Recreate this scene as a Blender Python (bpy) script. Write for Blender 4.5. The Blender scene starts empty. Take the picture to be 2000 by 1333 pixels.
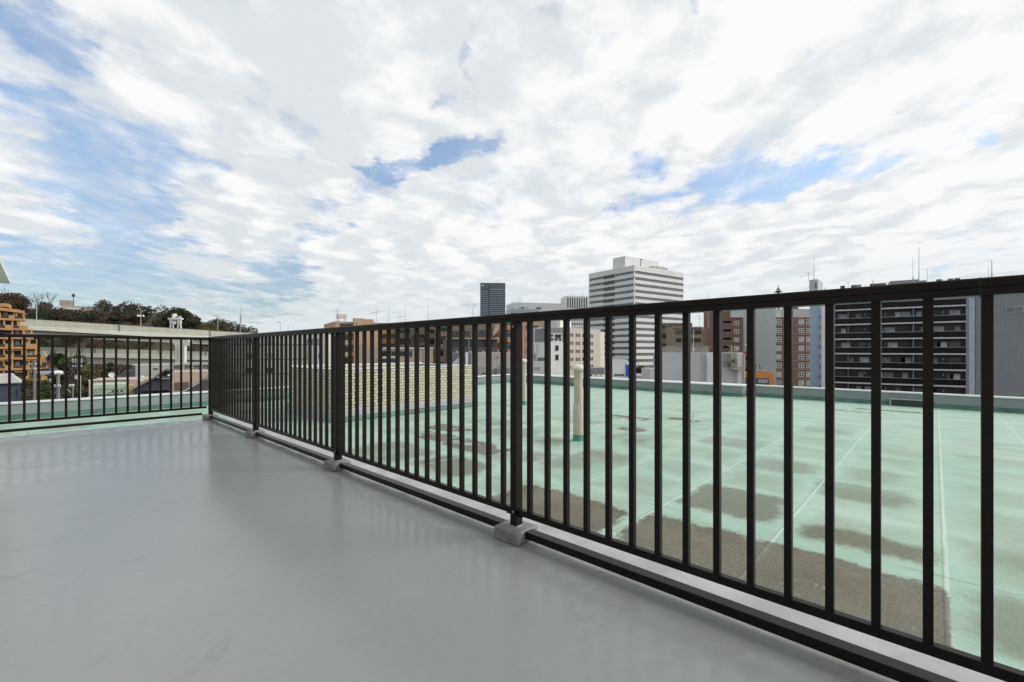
import bpy, math, random
from math import sin, cos, pi, radians, atan2, sqrt
rnd = random.Random(7)
S = bpy.context.scene
COL = S.collection
# ------------------------------------------------------------------ camera
FPX, CXP, HZ, CAMZ = 879.0, 1000.0, 684.5, 1.02      # focal length, axis and horizon in units of a 2000 px wide frame
cam = bpy.data.cameras.new('camera'); camo = bpy.data.objects.new('camera', cam); COL.objects.link(camo)
camo.location = (0, 0, CAMZ); camo.rotation_euler = (pi/2, 0, 0)
cam.sensor_width = 36; cam.lens = FPX/2000*36; cam.shift_y = 18/2000
cam.clip_start = .05; cam.clip_end = 12000
S.camera = camo
S.render.resolution_x, S.render.resolution_y = 1024, 682
S.view_settings.view_transform = 'Standard'; S.view_settings.look = 'None'
S.view_settings.exposure = 0; S.view_settings.gamma = 1
# ------------------------------------------------------------------ sun and sky
SUN_D = (.955, .04); SUN_EL = radians(33)
l = sqrt(SUN_D[0]**2+SUN_D[1]**2); sx, sy = SUN_D[0]/l, SUN_D[1]/l
sun = bpy.data.lights.new('sun', 'SUN'); suno = bpy.data.objects.new('sun', sun); COL.objects.link(suno)
sun.energy = 2.6; sun.angle = radians(24); sun.color = (1, .95, .87)
from mathutils import Vector
suno.rotation_euler = Vector((sx*cos(SUN_EL), sy*cos(SUN_EL), sin(SUN_EL))).to_track_quat('Z', 'Y').to_euler()

W = bpy.data.worlds.new('World'); S.world = W; W.use_nodes = True
nt = W.node_tree; nt.nodes.clear()
def N(tree, typ, **kw):
    n = tree.nodes.new(typ)
    for k, v in kw.items():
        if k == 'ins':
            for i, x in v.items():
                if hasattr(x, 'node'): tree.links.new(x, n.inputs[i])
                else: n.inputs[i].default_value = x
        else: setattr(n, k, v)
    return n
def M_(t, op, a, b=0., c=0., clamp=False):
    n = N(t, 'ShaderNodeMath', operation=op, use_clamp=clamp)
    for i, x in enumerate((a, b, c)):
        if hasattr(x, 'node'): t.links.new(x, n.inputs[i])
        else: n.inputs[i].default_value = x
    return n.outputs[0]
def V_(t, op, a, b=None, out=0, scale=None):
    n = N(t, 'ShaderNodeVectorMath', operation=op)
    for i, x in enumerate((a, b)):
        if x is None: continue
        if hasattr(x, 'node'): t.links.new(x, n.inputs[i])
        else: n.inputs[i].default_value = x
    if scale is not None:
        if hasattr(scale, 'node'): t.links.new(scale, n.inputs['Scale'])
        else: n.inputs['Scale'].default_value = scale
    return n.outputs[out]
def sstep(t, v, a, b, o0=0., o1=1.):
    n = N(t, 'ShaderNodeMapRange', interpolation_type='SMOOTHSTEP', ins={0: v, 1: a, 2: b, 3: o0, 4: o1})
    return n.outputs[0]
def mixc(t, f, a, b, mode='MIX'):
    n = N(t, 'ShaderNodeMix', data_type='RGBA', blend_type=mode, clamp_factor=True)
    for i, x in ((0, f), (6, a), (7, b)):
        if hasattr(x, 'node'): t.links.new(x, n.inputs[i])
        else: n.inputs[i].default_value = x if i == 0 else (*x[:3], 1)
    return n.outputs[2]
def noise(t, vec, scale, detail=4., rough=.5, dist=0., out=0, lac=2.0):
    n = N(t, 'ShaderNodeTexNoise', ins={'Vector': vec, 'Scale': scale, 'Detail': detail, 'Roughness': rough, 'Distortion': dist, 'Lacunarity': lac})
    return n.outputs[out]

gen = N(nt, 'ShaderNodeTexCoord').outputs['Generated']
sep = N(nt, 'ShaderNodeSeparateXYZ', ins={0: gen}).outputs
dx, dy, dz = sep[0], sep[1], sep[2]
az = M_(nt, 'ARCTAN2', dx, dy)
hor = M_(nt, 'SQRT', M_(nt, 'ADD', M_(nt, 'MULTIPLY', dx, dx), M_(nt, 'MULTIPLY', dy, dy)))
el = M_(nt, 'ARCTAN2', dz, hor)
zc = M_(nt, 'ADD', M_(nt, 'MAXIMUM', dz, 0.), .10)
pl = N(nt, 'ShaderNodeCombineXYZ', ins={0: M_(nt, 'DIVIDE', dx, zc), 1: M_(nt, 'DIVIDE', dy, zc), 2: 0.}).outputs[0]
# stretch cloud streets along one heading
rot = N(nt, 'ShaderNodeMapping', ins={'Vector': pl, 'Rotation': (0, 0, radians(-38)), 'Scale': (1.0, .62, 1)}).outputs[0]
n1 = noise(nt, rot, 1.35, 10, .60, .35)
n2 = noise(nt, V_(nt, 'ADD', rot, (3.7, 1.3, 0)), .75, 5, .5, .2)
n3 = noise(nt, V_(nt, 'ADD', rot, (9.1, 5.2, 0)), 4.2, 8, .62, .5)
warp = V_(nt, 'SCALE', V_(nt, 'SUBTRACT', noise(nt, pl, 2.0, 9, .66, 0, 1), (.5, .5, .5)), scale=.22)
ae = V_(nt, 'ADD', N(nt, 'ShaderNodeCombineXYZ', ins={0: az, 1: el, 2: 0.}).outputs[0], warp)
ae = V_(nt, 'MULTIPLY', ae, (1, 1, 0))
def pxdir(px, py):
    x = (px-CXP)/FPX; z = (HZ-py)/FPX
    return math.atan(x), atan2(z, sqrt(1+x*x))
def seg_field(a, b, w, s):
    A = pxdir(*a); B = pxdir(*b); ba = (B[0]-A[0], B[1]-A[1], 0); L2 = ba[0]**2+ba[1]**2+1e-6
    pa = V_(nt, 'SUBTRACT', ae, (A[0], A[1], 0))
    tt = M_(nt, 'MULTIPLY', V_(nt, 'DOT_PRODUCT', pa, ba, out=1), 1/L2, clamp=True)
    d = V_(nt, 'LENGTH', V_(nt, 'SUBTRACT', pa, V_(nt, 'SCALE', ba, scale=tt)), out=1)
    return sstep(nt, d, 0., w/FPX, s, 0.)
# openings between the clouds (ends of each opening, half width, strength)
HOLES = [((868, 296), (955, 288), 44, .9), ((725, 328), (850, 303), 30, .75),
         ((1395, 352), (1530, 325), 62, .85), ((1530, 335), (1700, 312), 42, .7), ((1700, 305), (1850, 282), 26, .5), ((1240, 318), (1285, 312), 34, .4), ((1185, 400), (1330, 388), 34, .6), ((1240, 330), (1300, 300), 44, .22), ((1880, 250), (1990, 268), 24, .35), ((820, 185), (850, 160), 26, .2),
         ((925, 75), (905, 130), 16, .32), ((900, 135), (835, 185), 22, .34), ((590, 210), (615, 250), 30, .28), ((490, 150), (520, 150), 30, .3),
         ((60, 0), (100, 60), 60, .5), ((100, 60), (150, 100), 50, .42), ((0, 170), (90, 180), 46, .6), ((140, 200), (240, 215), 50, .34), ((290, 240), (350, 225), 46, .42),
         ((170, 310), (300, 330), 70, .45), ((270, 265), (330, 280), 40, .3), ((170, 395), (290, 425), 84, .75), ((40, 260), (180, 300), 60, .4), ((330, 300), (420, 330), 40, .35), ((560, 215), (610, 270), 36, .2), ((420, 210), (480, 240), 36, .3), ((200, 440), (310, 445), 40, .4),
         ((-60, 520), (250, 545), 62, .75), ((250, 540), (560, 560), 48, .5), ((-60, 590), (500, 610), 40, .55), ((540, 520), (600, 560), 55, .5), ((590, 470), (660, 440), 34, .5), ((620, 405), (640, 395), 26, .3),
         ((700, 370), (740, 350), 34, .3), ((470, 300), (510, 300), 24, .3), ((1055, 20), (1085, 20), 26, .35), ((1150, 50), (1185, 65), 28, .35), ((1360, 0), (1366, 20), 20, .5),
         ((1590, 70), (1650, 95), 26, .3), ((1430, 95), (1450, 90), 26, .25), ((1940, 272), (1980, 268), 20, .4), ((1680, 548), (1860, 535), 22, .3), ((1850, 480), (2000, 470), 20, .2), ((640, 590), (1000, 600), 26, .14)]
hs = None
for h in HOLES:
    f = seg_field(*h); hs = f if hs is None else M_(nt, 'ADD', hs, f)
left = sstep(nt, az, -.25, -.75)
n4 = noise(nt, V_(nt, 'ADD', rot, (1.7, 8.8, 0)), 8.5, 7, .60, .3)
off = (.075*sx, .075*sy, 0)
r3a = noise(nt, V_(nt, 'ADD', V_(nt, 'ADD', pl, (9.1, 5.2, 0)), off), 3.2, 6, .56, .35); r3b = noise(nt, V_(nt, 'SUBTRACT', V_(nt, 'ADD', pl, (9.1, 5.2, 0)), off), 3.2, 6, .56, .35)
relief = M_(nt, 'SUBTRACT', r3b, r3a)
cov = M_(nt, 'ADD', M_(nt, 'SUBTRACT', .70, M_(nt, 'MULTIPLY', left, .12)), M_(nt, 'ADD', M_(nt, 'MULTIPLY', M_(nt, 'SUBTRACT', n1, .5), 1.30), M_(nt, 'ADD', M_(nt, 'MULTIPLY', M_(nt, 'SUBTRACT', n3, .5), .95), M_(nt, 'MULTIPLY', M_(nt, 'SUBTRACT', n4, .5), .50))))
cov = M_(nt, 'SUBTRACT', cov, M_(nt, 'MULTIPLY', hs, .92))
alpha = sstep(nt, cov, -.10, .58, .07, 1.)
veil = M_(nt, 'MULTIPLY', M_(nt, 'ADD', M_(nt, 'ADD', .20, sstep(nt, az, .0, .6, 0., .28)), M_(nt, 'MULTIPLY', left, .28)), sstep(nt, M_(nt, 'ADD', M_(nt, 'MULTIPLY', n3, .6), M_(nt, 'MULTIPLY', n4, .4)), .34, .64))
alpha = M_(nt, 'ADD', alpha, M_(nt, 'MULTIPLY', M_(nt, 'SUBTRACT', 1., alpha), veil))
shade = M_(nt, 'ADD', M_(nt, 'MULTIPLY', n2, .55), M_(nt, 'ADD', M_(nt, 'MULTIPLY', n3, .40), M_(nt, 'MULTIPLY', n4, .22)))
shade = M_(nt, 'ADD', shade, M_(nt, 'MULTIPLY', relief, .85))
shade = M_(nt, 'ADD', shade, sstep(nt, az, -.5, .7, -.04, .06))
shade = sstep(nt, shade, .46, .72)
ccol = mixc(nt, shade, (.74, .785, .815), (.965, .972, .975))
lowm = sstep(nt, el, .0, .22)
ccol = mixc(nt, lowm, (.72, .78, .815), ccol)
sky = N(nt, 'ShaderNodeTexSky', sky_type='NISHITA', sun_disc=False, sun_elevation=SUN_EL, sun_rotation=atan2(sx, sy), air_density=1.0, dust_density=.6, ozone_density=1.6)
skyc = mixc(nt, 1.0, sky.outputs[0], mixc(nt, sstep(nt, el, .02, .42), (.66, .72, .78), (1.50, 1.50, 1.50)), 'MULTIPLY')
bg1 = N(nt, 'ShaderNodeBackground', ins={0: skyc, 1: .13})
bg2 = N(nt, 'ShaderNodeBackground', ins={0: ccol, 1: 1.0})
mx = N(nt, 'ShaderNodeMixShader', ins={0: alpha, 1: bg1.outputs[0], 2: bg2.outputs[0]})
N(nt, 'ShaderNodeOutputWorld', ins={0: mx.outputs[0]})
W.cycles.sampling_method = 'MANUAL'; W.cycles.sample_map_resolution = 512

# ------------------------------------------------------------------ materials
MATS = {}
def mat(name, c, rough=.6, var=.10, scale=3., metal=0., spec=.5, streak=0., bump=0., bscale=40., island=0., coat=0.):
    if name in MATS: return MATS[name]
    m = bpy.data.materials.new(name); m.use_nodes = True; t = m.node_tree; b = t.nodes['Principled BSDF']
    co = N(t, 'ShaderNodeTexCoord').outputs['Object']
    c = tuple(c)
    lo = tuple(x*(1-var) for x in c); hi = tuple(min(1, x*(1+var)) for x in c)
    f = sstep(t, noise(t, co, scale, 6, .6), .3, .7)
    col = mixc(t, f, lo, hi)
    if streak:
        mp = N(t, 'ShaderNodeMapping', ins={'Vector': co, 'Scale': (1.3, 1.3, .06)}).outputs[0]
        st = sstep(t, noise(t, mp, 1.2, 5, .6), .5, .75)
        col = mixc(t, M_(t, 'MULTIPLY', st, streak), col, tuple(x*.45 for x in c))
    if island:
        g = N(t, 'ShaderNodeNewGeometry').outputs['Random Per Island']
        col = mixc(t, g, col, tuple(x*(1-island) for x in c))
        col = mixc(t, sstep(t, g, .75, 1.), col, tuple(min(1, x*(1+island*1.2)) for x in c))
    t.links.new(col, b.inputs['Base Color'])
    b.inputs['Roughness'].default_value = rough; b.inputs['Metallic'].default_value = metal
    b.inputs['Specular IOR Level'].default_value = spec
    if coat: b.inputs['Coat Weight'].default_value = coat
    if bump:
        bn = N(t, 'ShaderNodeBump', ins={'Strength': bump, 'Distance': .01, 'Height': noise(t, co, bscale, 5, .6)})
        t.links.new(bn.outputs[0], b.inputs['Normal'])
    MATS[name] = m
    return m
def corrugated(name, c, pitch, rough=.5):
    m = mat(name, c, rough, .06, .4); t = m.node_tree; b = t.nodes['Principled BSDF']
    co = N(t, 'ShaderNodeTexCoord').outputs['Object']; s = N(t, 'ShaderNodeSeparateXYZ', ins={0: co}).outputs
    w = M_(t, 'SINE', M_(t, 'MULTIPLY', M_(t, 'ADD', s[0], s[1]), 2*pi/pitch))
    bn = N(t, 'ShaderNodeBump', ins={'Strength': 1., 'Distance': pitch*.14, 'Height': w})
    t.links.new(bn.outputs[0], b.inputs['Normal']); return m
def panelled(name, c, pw, ph, joint=.55, rough=.6, jw=.02, var=.05, off=0.):
    """wall cladding with joints: brick texture over (x+y, z)"""
    if name in MATS: return MATS[name]
    m = bpy.data.materials.new(name); m.use_nodes = True; t = m.node_tree; b = t.nodes['Principled BSDF']
    co = N(t, 'ShaderNodeTexCoord').outputs['Object']; s = N(t, 'ShaderNodeSeparateXYZ', ins={0: co}).outputs
    v = N(t, 'ShaderNodeCombineXYZ', ins={0: M_(t, 'ADD', s[0], s[1]), 1: s[2], 2: 0.}).outputs[0]
    br = N(t, 'ShaderNodeTexBrick', offset=off, ins={'Vector': v, 'Color1': (*[x*(1-var) for x in c], 1), 'Color2': (*[min(1, x*(1+var)) for x in c], 1), 'Mortar': (*[x*joint for x in c], 1),
           'Scale': 1., 'Mortar Size': jw, 'Mortar Smooth': .1, 'Bias': 0., 'Brick Width': pw, 'Row Height': ph})
    f = sstep(t, noise(t, co, .7, 6, .6), .35, .75)
    col = mixc(t, M_(t, 'MULTIPLY', f, .18), br.outputs[0], tuple(x*.6 for x in c))
    t.links.new(col, b.inputs['Base Color']); b.inputs['Roughness'].default_value = rough
    bn = N(t, 'ShaderNodeBump', invert=True, ins={'Strength': .6, 'Distance': .01, 'Height': br.outputs[1]})
    t.links.new(bn.outputs[0], b.inputs['Normal'])
    MATS[name] = m; return m

glass = mat('dark_glass', (.03, .04, .05), .12, .4, .8, spec=.6)
glass_soft = mat('curtained_glass', (.30, .33, .34), .2, .35, .7, spec=.5)
glass_black = mat('shaded_glass', (.012, .012, .015), .15, .3, 1., spec=.4)
white = mat('white_paint', (.74, .74, .72), .55, .06, .8, streak=.10)
offwhite = mat('off_white_render', (.60, .60, .57), .6, .07, .6, streak=.14)
bronze = mat('bronze_aluminium', (.0105, .0076, .0064), .33, .22, 9, spec=.16)
steel = mat('galvanised_steel', (.42, .43, .44), .4, .15, 6, metal=.5)
darkgrey = mat('dark_grey', (.07, .07, .075), .6, .15, 2)
concrete = mat('concrete', (.36, .35, .33), .8, .12, .6, streak=.2)

# ------------------------------------------------------------------ mesh builder and object helpers
class MB:
    def __init__(s): s.v = []; s.f = []
    def q(s, pts):
        i = len(s.v); s.v += [tuple(p) for p in pts]; s.f.append(tuple(range(i, i+len(pts)))); return s
    def box(s, x0, x1, y0, y1, z0, z1):
        x0, x1 = min(x0, x1), max(x0, x1); y0, y1 = min(y0, y1), max(y0, y1); z0, z1 = min(z0, z1), max(z0, z1)
        i = len(s.v)
        s.v += [(x0, y0, z0), (x1, y0, z0), (x1, y1, z0), (x0, y1, z0), (x0, y0, z1), (x1, y0, z1), (x1, y1, z1), (x0, y1, z1)]
        s.f += [tuple(i+k for k in f) for f in ((0, 3, 2, 1), (4, 5, 6, 7), (0, 1, 5, 4), (1, 2, 6, 5), (2, 3, 7, 6), (3, 0, 4, 7))]
        return s
    def tube(s, p0, p1, r0, r1=None, n=8, cap=True):
        r1 = r0 if r1 is None else r1
        a = Vector(p0); b = Vector(p1); d = (b-a).normalized()
        u = d.orthogonal().normalized(); w = d.cross(u); i = len(s.v)
        for k in range(n):
            t = 2*pi*k/n; o = u*cos(t)+w*sin(t)
            s.v.append(tuple(a+o*r0)); s.v.append(tuple(b+o*r1))
        for k in range(n):
            k2 = (k+1) % n; s.f.append((i+2*k, i+2*k2, i+2*k2+1, i+2*k+1))
        if cap:
            s.f.append(tuple(i+2*k for k in range(n-1, -1, -1))); s.f.append(tuple(i+2*k+1 for k in range(n)))
        return s
    def lathe(s, cx, cy, prof, n=28):
        i = len(s.v); m = len(prof)
        for k in range(n):
            t = 2*pi*k/n
            for r, z in prof: s.v.append((cx+r*cos(t), cy+r*sin(t), z))
        for k in range(n):
            k2 = (k+1) % n
            for j in range(m-1): s.f.append((i+k*m+j, i+k2*m+j, i+k2*m+j+1, i+k*m+j+1))
        return s
    def prism(s, poly, axis, a, b):
        """extrude polygon: axis 'z' poly=(x,y); 'y' poly=(x,z); 'x' poly=(y,z)"""
        def P(p, t): return {'z': (p[0], p[1], t), 'y': (p[0], t, p[1]), 'x': (t, p[0], p[1])}[axis]
        n = len(poly); i = len(s.v)
        s.v += [P(p, a) for p in poly]+[P(p, b) for p in poly]
        s.f += [tuple(range(i, i+n)), tuple(range(i+2*n-1, i+n-1, -1))]
        s.f += [(i+k, i+n+k, i+n+(k+1) % n, i+(k+1) % n) for k in range(n)]
        return s
    def mesh(s, name, m, o=(0, 0, 0), smooth=False):
        me = bpy.data.meshes.new(name)
        me.from_pydata([(x-o[0], y-o[1], z-o[2]) for x, y, z in s.v], [], s.f)
        import bmesh
        if len(s.f) < 4000:
            bm = bmesh.new(); bm.from_mesh(me); bmesh.ops.recalc_face_normals(bm, faces=bm.faces); bm.to_mesh(me); bm.free()
        me.materials.append(m)
        if smooth:
            for p in me.polygons: p.use_smooth = True
            try: me.set_sharp_from_angle(angle=radians(40))
            except Exception: pass
        return me
def tagit(o, label=None, cat=None, group=None, kind=None):
    for k, v in (('label', label), ('category', cat), ('group', group), ('kind', kind)):
        if v: o[k] = v
    return o
class Thing:
    """an Empty at the thing's base; parts are built in the rotated frame and stored relative to that base"""
    def __init__(s, name, label, cat, o=(0, 0, 0), rot=0., group=None):
        s.o = o; s.rot = rot
        e = bpy.data.objects.new(name, None); COL.objects.link(e); e.empty_display_size = .2
        e.location = (o[0]*cos(rot)-o[1]*sin(rot), o[0]*sin(rot)+o[1]*cos(rot), o[2]); e.rotation_euler = (0, 0, rot)
        s.e = tagit(e, label, cat, group)
    def part(s, name, mb, m, smooth=False, bevel=0., parent=None, label=None):
        po = s.o
        me = mb.mesh(name, m, po, smooth) if isinstance(mb, MB) else mb
        o = bpy.data.objects.new(name, me); COL.objects.link(o); o.parent = parent or s.e
        if bevel:
            b = o.modifiers.new('bevel', 'BEVEL'); b.width = bevel; b.segments = 2; b.limit_method = 'ANGLE'
        if label: o['label'] = label
        return o
    def repeat(s, name, me, offs, parent=None):
        out = []
        for p in offs:
            o = bpy.data.objects.new(name, me); COL.objects.link(o); o.parent = parent or s.e; o.location = p; out.append(o)
        return out
def structure(name, mb, m, rot=0., smooth=False, kind='structure'):
    o = bpy.data.objects.new(name, mb.mesh(name, m, (0, 0, 0), smooth)); COL.objects.link(o); o.rotation_euler = (0, 0, rot)
    return tagit(o, kind=kind)
def single(name, mb, m, label, cat, o=(0, 0, 0), rot=0., smooth=False, group=None, bevel=0.):
    ob = bpy.data.objects.new(name, mb.mesh(name, m, o, smooth)); COL.objects.link(ob)
    ob.location = (o[0]*cos(rot)-o[1]*sin(rot), o[0]*sin(rot)+o[1]*cos(rot), o[2]); ob.rotation_euler = (0, 0, rot)
    if bevel:
        b = ob.modifiers.new('bevel', 'BEVEL'); b.width = bevel; b.segments = 2; b.limit_method = 'ANGLE'
    return tagit(ob, label, cat, group)
def WX(px, depth): return (px-CXP)/FPX*depth
def WZ(py, depth): return CAMZ-(py-HZ)/FPX*depth

# ================================================================== THE ROOF TERRACE (site frame: x = across the long railing, y = along it)
NX, NY = .685036, .728509
SITE = atan2(NY, NX)
RZ = -.48                                    # level of the green roof
GZ = -22.                                    # street level
# --- grey painted deck
m = bpy.data.materials.new('grey_deck_paint'); m.use_nodes = True; t = m.node_tree; b = t.nodes['Principled BSDF']
co = N(t, 'ShaderNodeTexCoord').outputs['Object']
big = sstep(t, noise(t, co, .55, 5, .55, .6), .3, .7)
fine = noise(t, co, 26, 5, .65)
col = mixc(t, big, (.285, .303, .308), (.315, .328, .328))
col = mixc(t, sstep(t, fine, .35, .75, 0, .35), col, (.25, .264, .268))
vor = N(t, 'ShaderNodeTexVoronoi', feature='F1', ins={'Vector': co, 'Scale': 5.5, 'Randomness': 1.}).outputs[0]
speck = sstep(t, vor, .010, .022, 1., 0.)
col = mixc(t, speck, col, (.10, .10, .10))
vor2 = N(t, 'ShaderNodeTexVoronoi', feature='F1', ins={'Vector': V_(t, 'ADD', co, (3.1, 7.7, 0)), 'Scale': 4.2, 'Randomness': 1.}).outputs[0]
col = mixc(t, sstep(t, vor2, .008, .016, 1., 0.), col, (.55, .55, .55))
# water marks, scuffs and grime along the railing
wm_ = noise(t, co, .75, 6, .6, .8)
ring = sstep(t, M_(t, 'ABSOLUTE', M_(t, 'SUBTRACT', wm_, .56)), .0, .012, 1., 0.)
col = mixc(t, M_(t, 'MULTIPLY', ring, .16), col, (.17, .17, .165))
scm = N(t, 'ShaderNodeMapping', ins={'Vector': co, 'Rotation': (0, 0, .5), 'Scale': (1.2, 9, 1)}).outputs[0]
scf = M_(t, 'MULTIPLY', sstep(t, noise(t, scm, 3.0, 7, .7, .2), .66, .72), sstep(t, noise(t, co, .9, 3, .5), .5, .62))
col = mixc(t, M_(t, 'MULTIPLY', scf, .35), col, (.34, .345, .34))
dsx = N(t, 'ShaderNodeSeparateXYZ', ins={0: co}).outputs
edge = M_(t, 'MAXIMUM', sstep(t, dsx[0], 1.45, 1.80), sstep(t, dsx[1], 7.3, 7.8))
grime = M_(t, 'MULTIPLY', edge, sstep(t, noise(t, co, 7, 6, .65), .38, .70))
col = mixc(t, M_(t, 'MULTIPLY', grime, .45), col, (.20, .185, .16))
t.links.new(col, b.inputs['Base Color'])
rgh = M_(t, 'ADD', sstep(t, noise(t, co, 1.6, 5, .6, .5), .25, .8, .19, .28), M_(t, 'ADD', M_(t, 'MULTIPLY', ring, .10), M_(t, 'ADD', M_(t, 'MULTIPLY', grime, .2), M_(t, 'MULTIPLY', scf, .15))))
t.links.new(rgh, b.inputs['Roughness'])
b.inputs['Specular IOR Level'].default_value = .33
hgt = M_(t, 'ADD', M_(t, 'MULTIPLY', noise(t, co, 2.2, 3, .5), 1.), M_(t, 'MULTIPLY', noise(t, co, 90, 3, .6), .012))
bn = N(t, 'ShaderNodeBump', ins={'Strength': .22, 'Distance': .010, 'Height': hgt}); t.links.new(bn.outputs[0], b.inputs['Normal'])
deckm = m
db = MB()
db.prism([(-9, -9), (1.845, -9), (1.845, 7.93), (-9, 7.93)], 'z', -.16, 0.)
structure('deck_floor', db, deckm, SITE)
# --- pale ledge outside the long railing
ledgem = mat('pale_ledge_coating', (.39, .395, .395), .5, .16, 3.5, streak=.0, bump=.2, bscale=16)
structure('deck_ledge', MB().box(1.846, 2.13, -9, 7.70, -.16, .006), ledgem, SITE)
structure('deck_base', MB().box(-8.9, 2.08, -8.9, 7.85, RZ+.002, -.165), mat('deck_base_paint', (.40, .47, .43), .6), SITE)
# --- green roof membrane
m = bpy.data.materials.new('green_roof_membrane'); m.use_nodes = True; t = m.node_tree; b = t.nodes['Principled BSDF']
co = N(t, 'ShaderNodeTexCoord').outputs['Object']
wv = V_(t, 'SCALE', V_(t, 'SUBTRACT', noise(t, co, 1.3, 6, .68, 0, 1), (.5, .5, .5)), scale=.62)
wf = V_(t, 'SCALE', V_(t, 'SUBTRACT', noise(t, co, 8, 6, .75, 0, 1), (.5, .5, .5)), scale=.17)
wc = V_(t, 'ADD', V_(t, 'ADD', co, wv), wf)
ws = N(t, 'ShaderNodeSeparateXYZ', ins={0: wc}).outputs
cs = N(t, 'ShaderNodeSeparateXYZ', ins={0: V_(t, 'ADD', co, V_(t, 'SCALE', wf, scale=.12))}).outputs
LAPX, LAPY, OY = 1.05, .985, -.05
def cellv(v, off, pitch): return M_(t, 'DIVIDE', M_(t, 'SUBTRACT', v, off), pitch)
gx, gy = cellv(ws[0], 4.13, LAPX), cellv(ws[1], OY, LAPY)
fx, fy = M_(t, 'FRACT', gx), M_(t, 'FRACT', gy)
rc = N(t, 'ShaderNodeTexWhiteNoise', noise_dimensions='2D', ins={0: N(t, 'ShaderNodeCombineXYZ', ins={0: M_(t, 'FLOOR', gx), 1: M_(t, 'FLOOR', gy), 2: 0.}).outputs[0]}).outputs[0]
def bump01(f): return M_(t, 'MULTIPLY', M_(t, 'MULTIPLY', f, M_(t, 'SUBTRACT', 1., f)), 4.)
inner = sstep(t, M_(t, 'MINIMUM', bump01(fx), bump01(fy)), .10, .62)
xs = N(t, 'ShaderNodeSeparateXYZ', ins={0: co}).outputs
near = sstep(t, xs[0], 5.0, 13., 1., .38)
region = sstep(t, noise(t, V_(t, 'ADD', co, (11, 4, 0)), .33, 3, .5), .38, .62)
moss = M_(t, 'MULTIPLY', M_(t, 'MULTIPLY', inner, sstep(t, rc, .15, .95)), M_(t, 'MULTIPLY', near, M_(t, 'ADD', .55, M_(t, 'MULTIPLY', region, .85))))
grain = noise(t, co, 48, 4, .75)
grain2 = noise(t, co, 17, 5, .72)
speck_ = M_(t, 'ADD', M_(t, 'MULTIPLY', M_(t, 'SUBTRACT', grain, .5), .80), M_(t, 'MULTIPLY', M_(t, 'SUBTRACT', grain2, .5), .60))
base = mixc(t, sstep(t, noise(t, co, 1.1, 6, .6), .3, .7), (.272, .435, .345), (.345, .50, .41))
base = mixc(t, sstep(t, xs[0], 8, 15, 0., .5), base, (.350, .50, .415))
stk = N(t, 'ShaderNodeMapping', ins={'Vector': co, 'Rotation': (0, 0, radians(6)), 'Scale': (2.6, .5, 1)}).outputs[0]
base = mixc(t, sstep(t, noise(t, stk, 1.4, 7, .7), .47, .70, 0., .62), base, (.235, .31, .235))
# pale worn film that lies in broad milky drifts
base = mixc(t, sstep(t, noise(t, V_(t, 'ADD', co, (4, 8, 0)), .8, 7, .66, .6), .50, .72, 0., .45), base, (.46, .57, .50))
# soft grey green tint inside each sheet bay
bay = M_(t, 'MULTIPLY', sstep(t, M_(t, 'MINIMUM', bump01(fx), bump01(fy)), .03, .95), sstep(t, rc, .0, .8, .45, 1.))
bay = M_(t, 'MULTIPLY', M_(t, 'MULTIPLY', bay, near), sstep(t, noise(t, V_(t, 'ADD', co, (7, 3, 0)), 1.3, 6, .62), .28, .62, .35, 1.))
bay = M_(t, 'MULTIPLY', bay, M_(t, 'ADD', .80, M_(t, 'MULTIPLY', speck_, .9)), clamp=True)
col = mixc(t, M_(t, 'MULTIPLY', bay, .92), base, (.225, .272, .20))
mosscol = mixc(t, sstep(t, grain, .3, .7), (.068, .073, .044), (.155, .162, .103))
brown = mixc(t, sstep(t, grain, .25, .75), (.048, .039, .025), (.175, .142, .095))
# moss and bare patches that lie where the photograph has them (x across, y along, metres)
wb_ = V_(t, 'ADD', V_(t, 'ADD', co, V_(t, 'SCALE', wv, scale=.58)), wf)
wbs = N(t, 'ShaderNodeSeparateXYZ', ins={0: wb_}).outputs
def boxmask(x0, x1, y0, y1, soft=.06, src=wbs):
    a = M_(t, 'MULTIPLY', sstep(t, src[0], x0-soft, x0+soft), sstep(t, src[0], x1-soft, x1+soft, 1., 0.))
    c = M_(t, 'MULTIPLY', sstep(t, src[1], y0-soft, y0+soft), sstep(t, src[1], y1-soft, y1+soft, 1., 0.))
    return M_(t, 'MULTIPLY', a, c)
def feather(mk, lo=.05, hi=.9): return sstep(t, M_(t, 'ADD', mk, M_(t, 'MULTIPLY', M_(t, 'MULTIPLY', speck_, .9), bump01(mk))), lo, hi)
for (x0, x1, y0, y1, so, k_) in ((4.35, 5.2, 1.05, 1.85, .10, .85), (5.6, 6.3, .2, .9, .16, .55), (4.30, 4.66, .0, .80, .12, .92), (6.3, 7.0, 1.1, 1.8, .20, .40), (6.6, 7.3, .3, .8, .2, .35), (3.4, 4.1, 4.1, 5.1, .16, .85), (5.6, 6.2, 4.3, 5.0, .18, .6), (4.6, 5.2, 3.3, 4.2, .2, .5), (6.6, 7.4, 3.4, 4.2, .2, .45), (6.2, 7.0, 6.2, 7.2, .2, .5), (7.6, 8.3, 5.0, 6.0, .25, .4), (9.8, 10.5, 1.1, 1.9, .25, .35), (5.1, 5.8, 2.95, 3.8, .16, .5), (5.6, 6.4, 5.2, 6.1, .2, .55), (3.2, 4.1, 5.3, 6.5, .2, .65), (7.4, 8.2, 2.0, 2.9, .25, .3), (3.3, 4.1, -.85, -.15, .2, .6), (4.6, 5.2, -.9, -.2, .3, .35), (2.7, 3.5, 2.2, 3.2, .2, .6)):
    col = mixc(t, M_(t, 'MULTIPLY', feather(boxmask(x0, x1, y0, y1, so)), k_), col, mosscol)
bm_ = None; core = None
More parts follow.
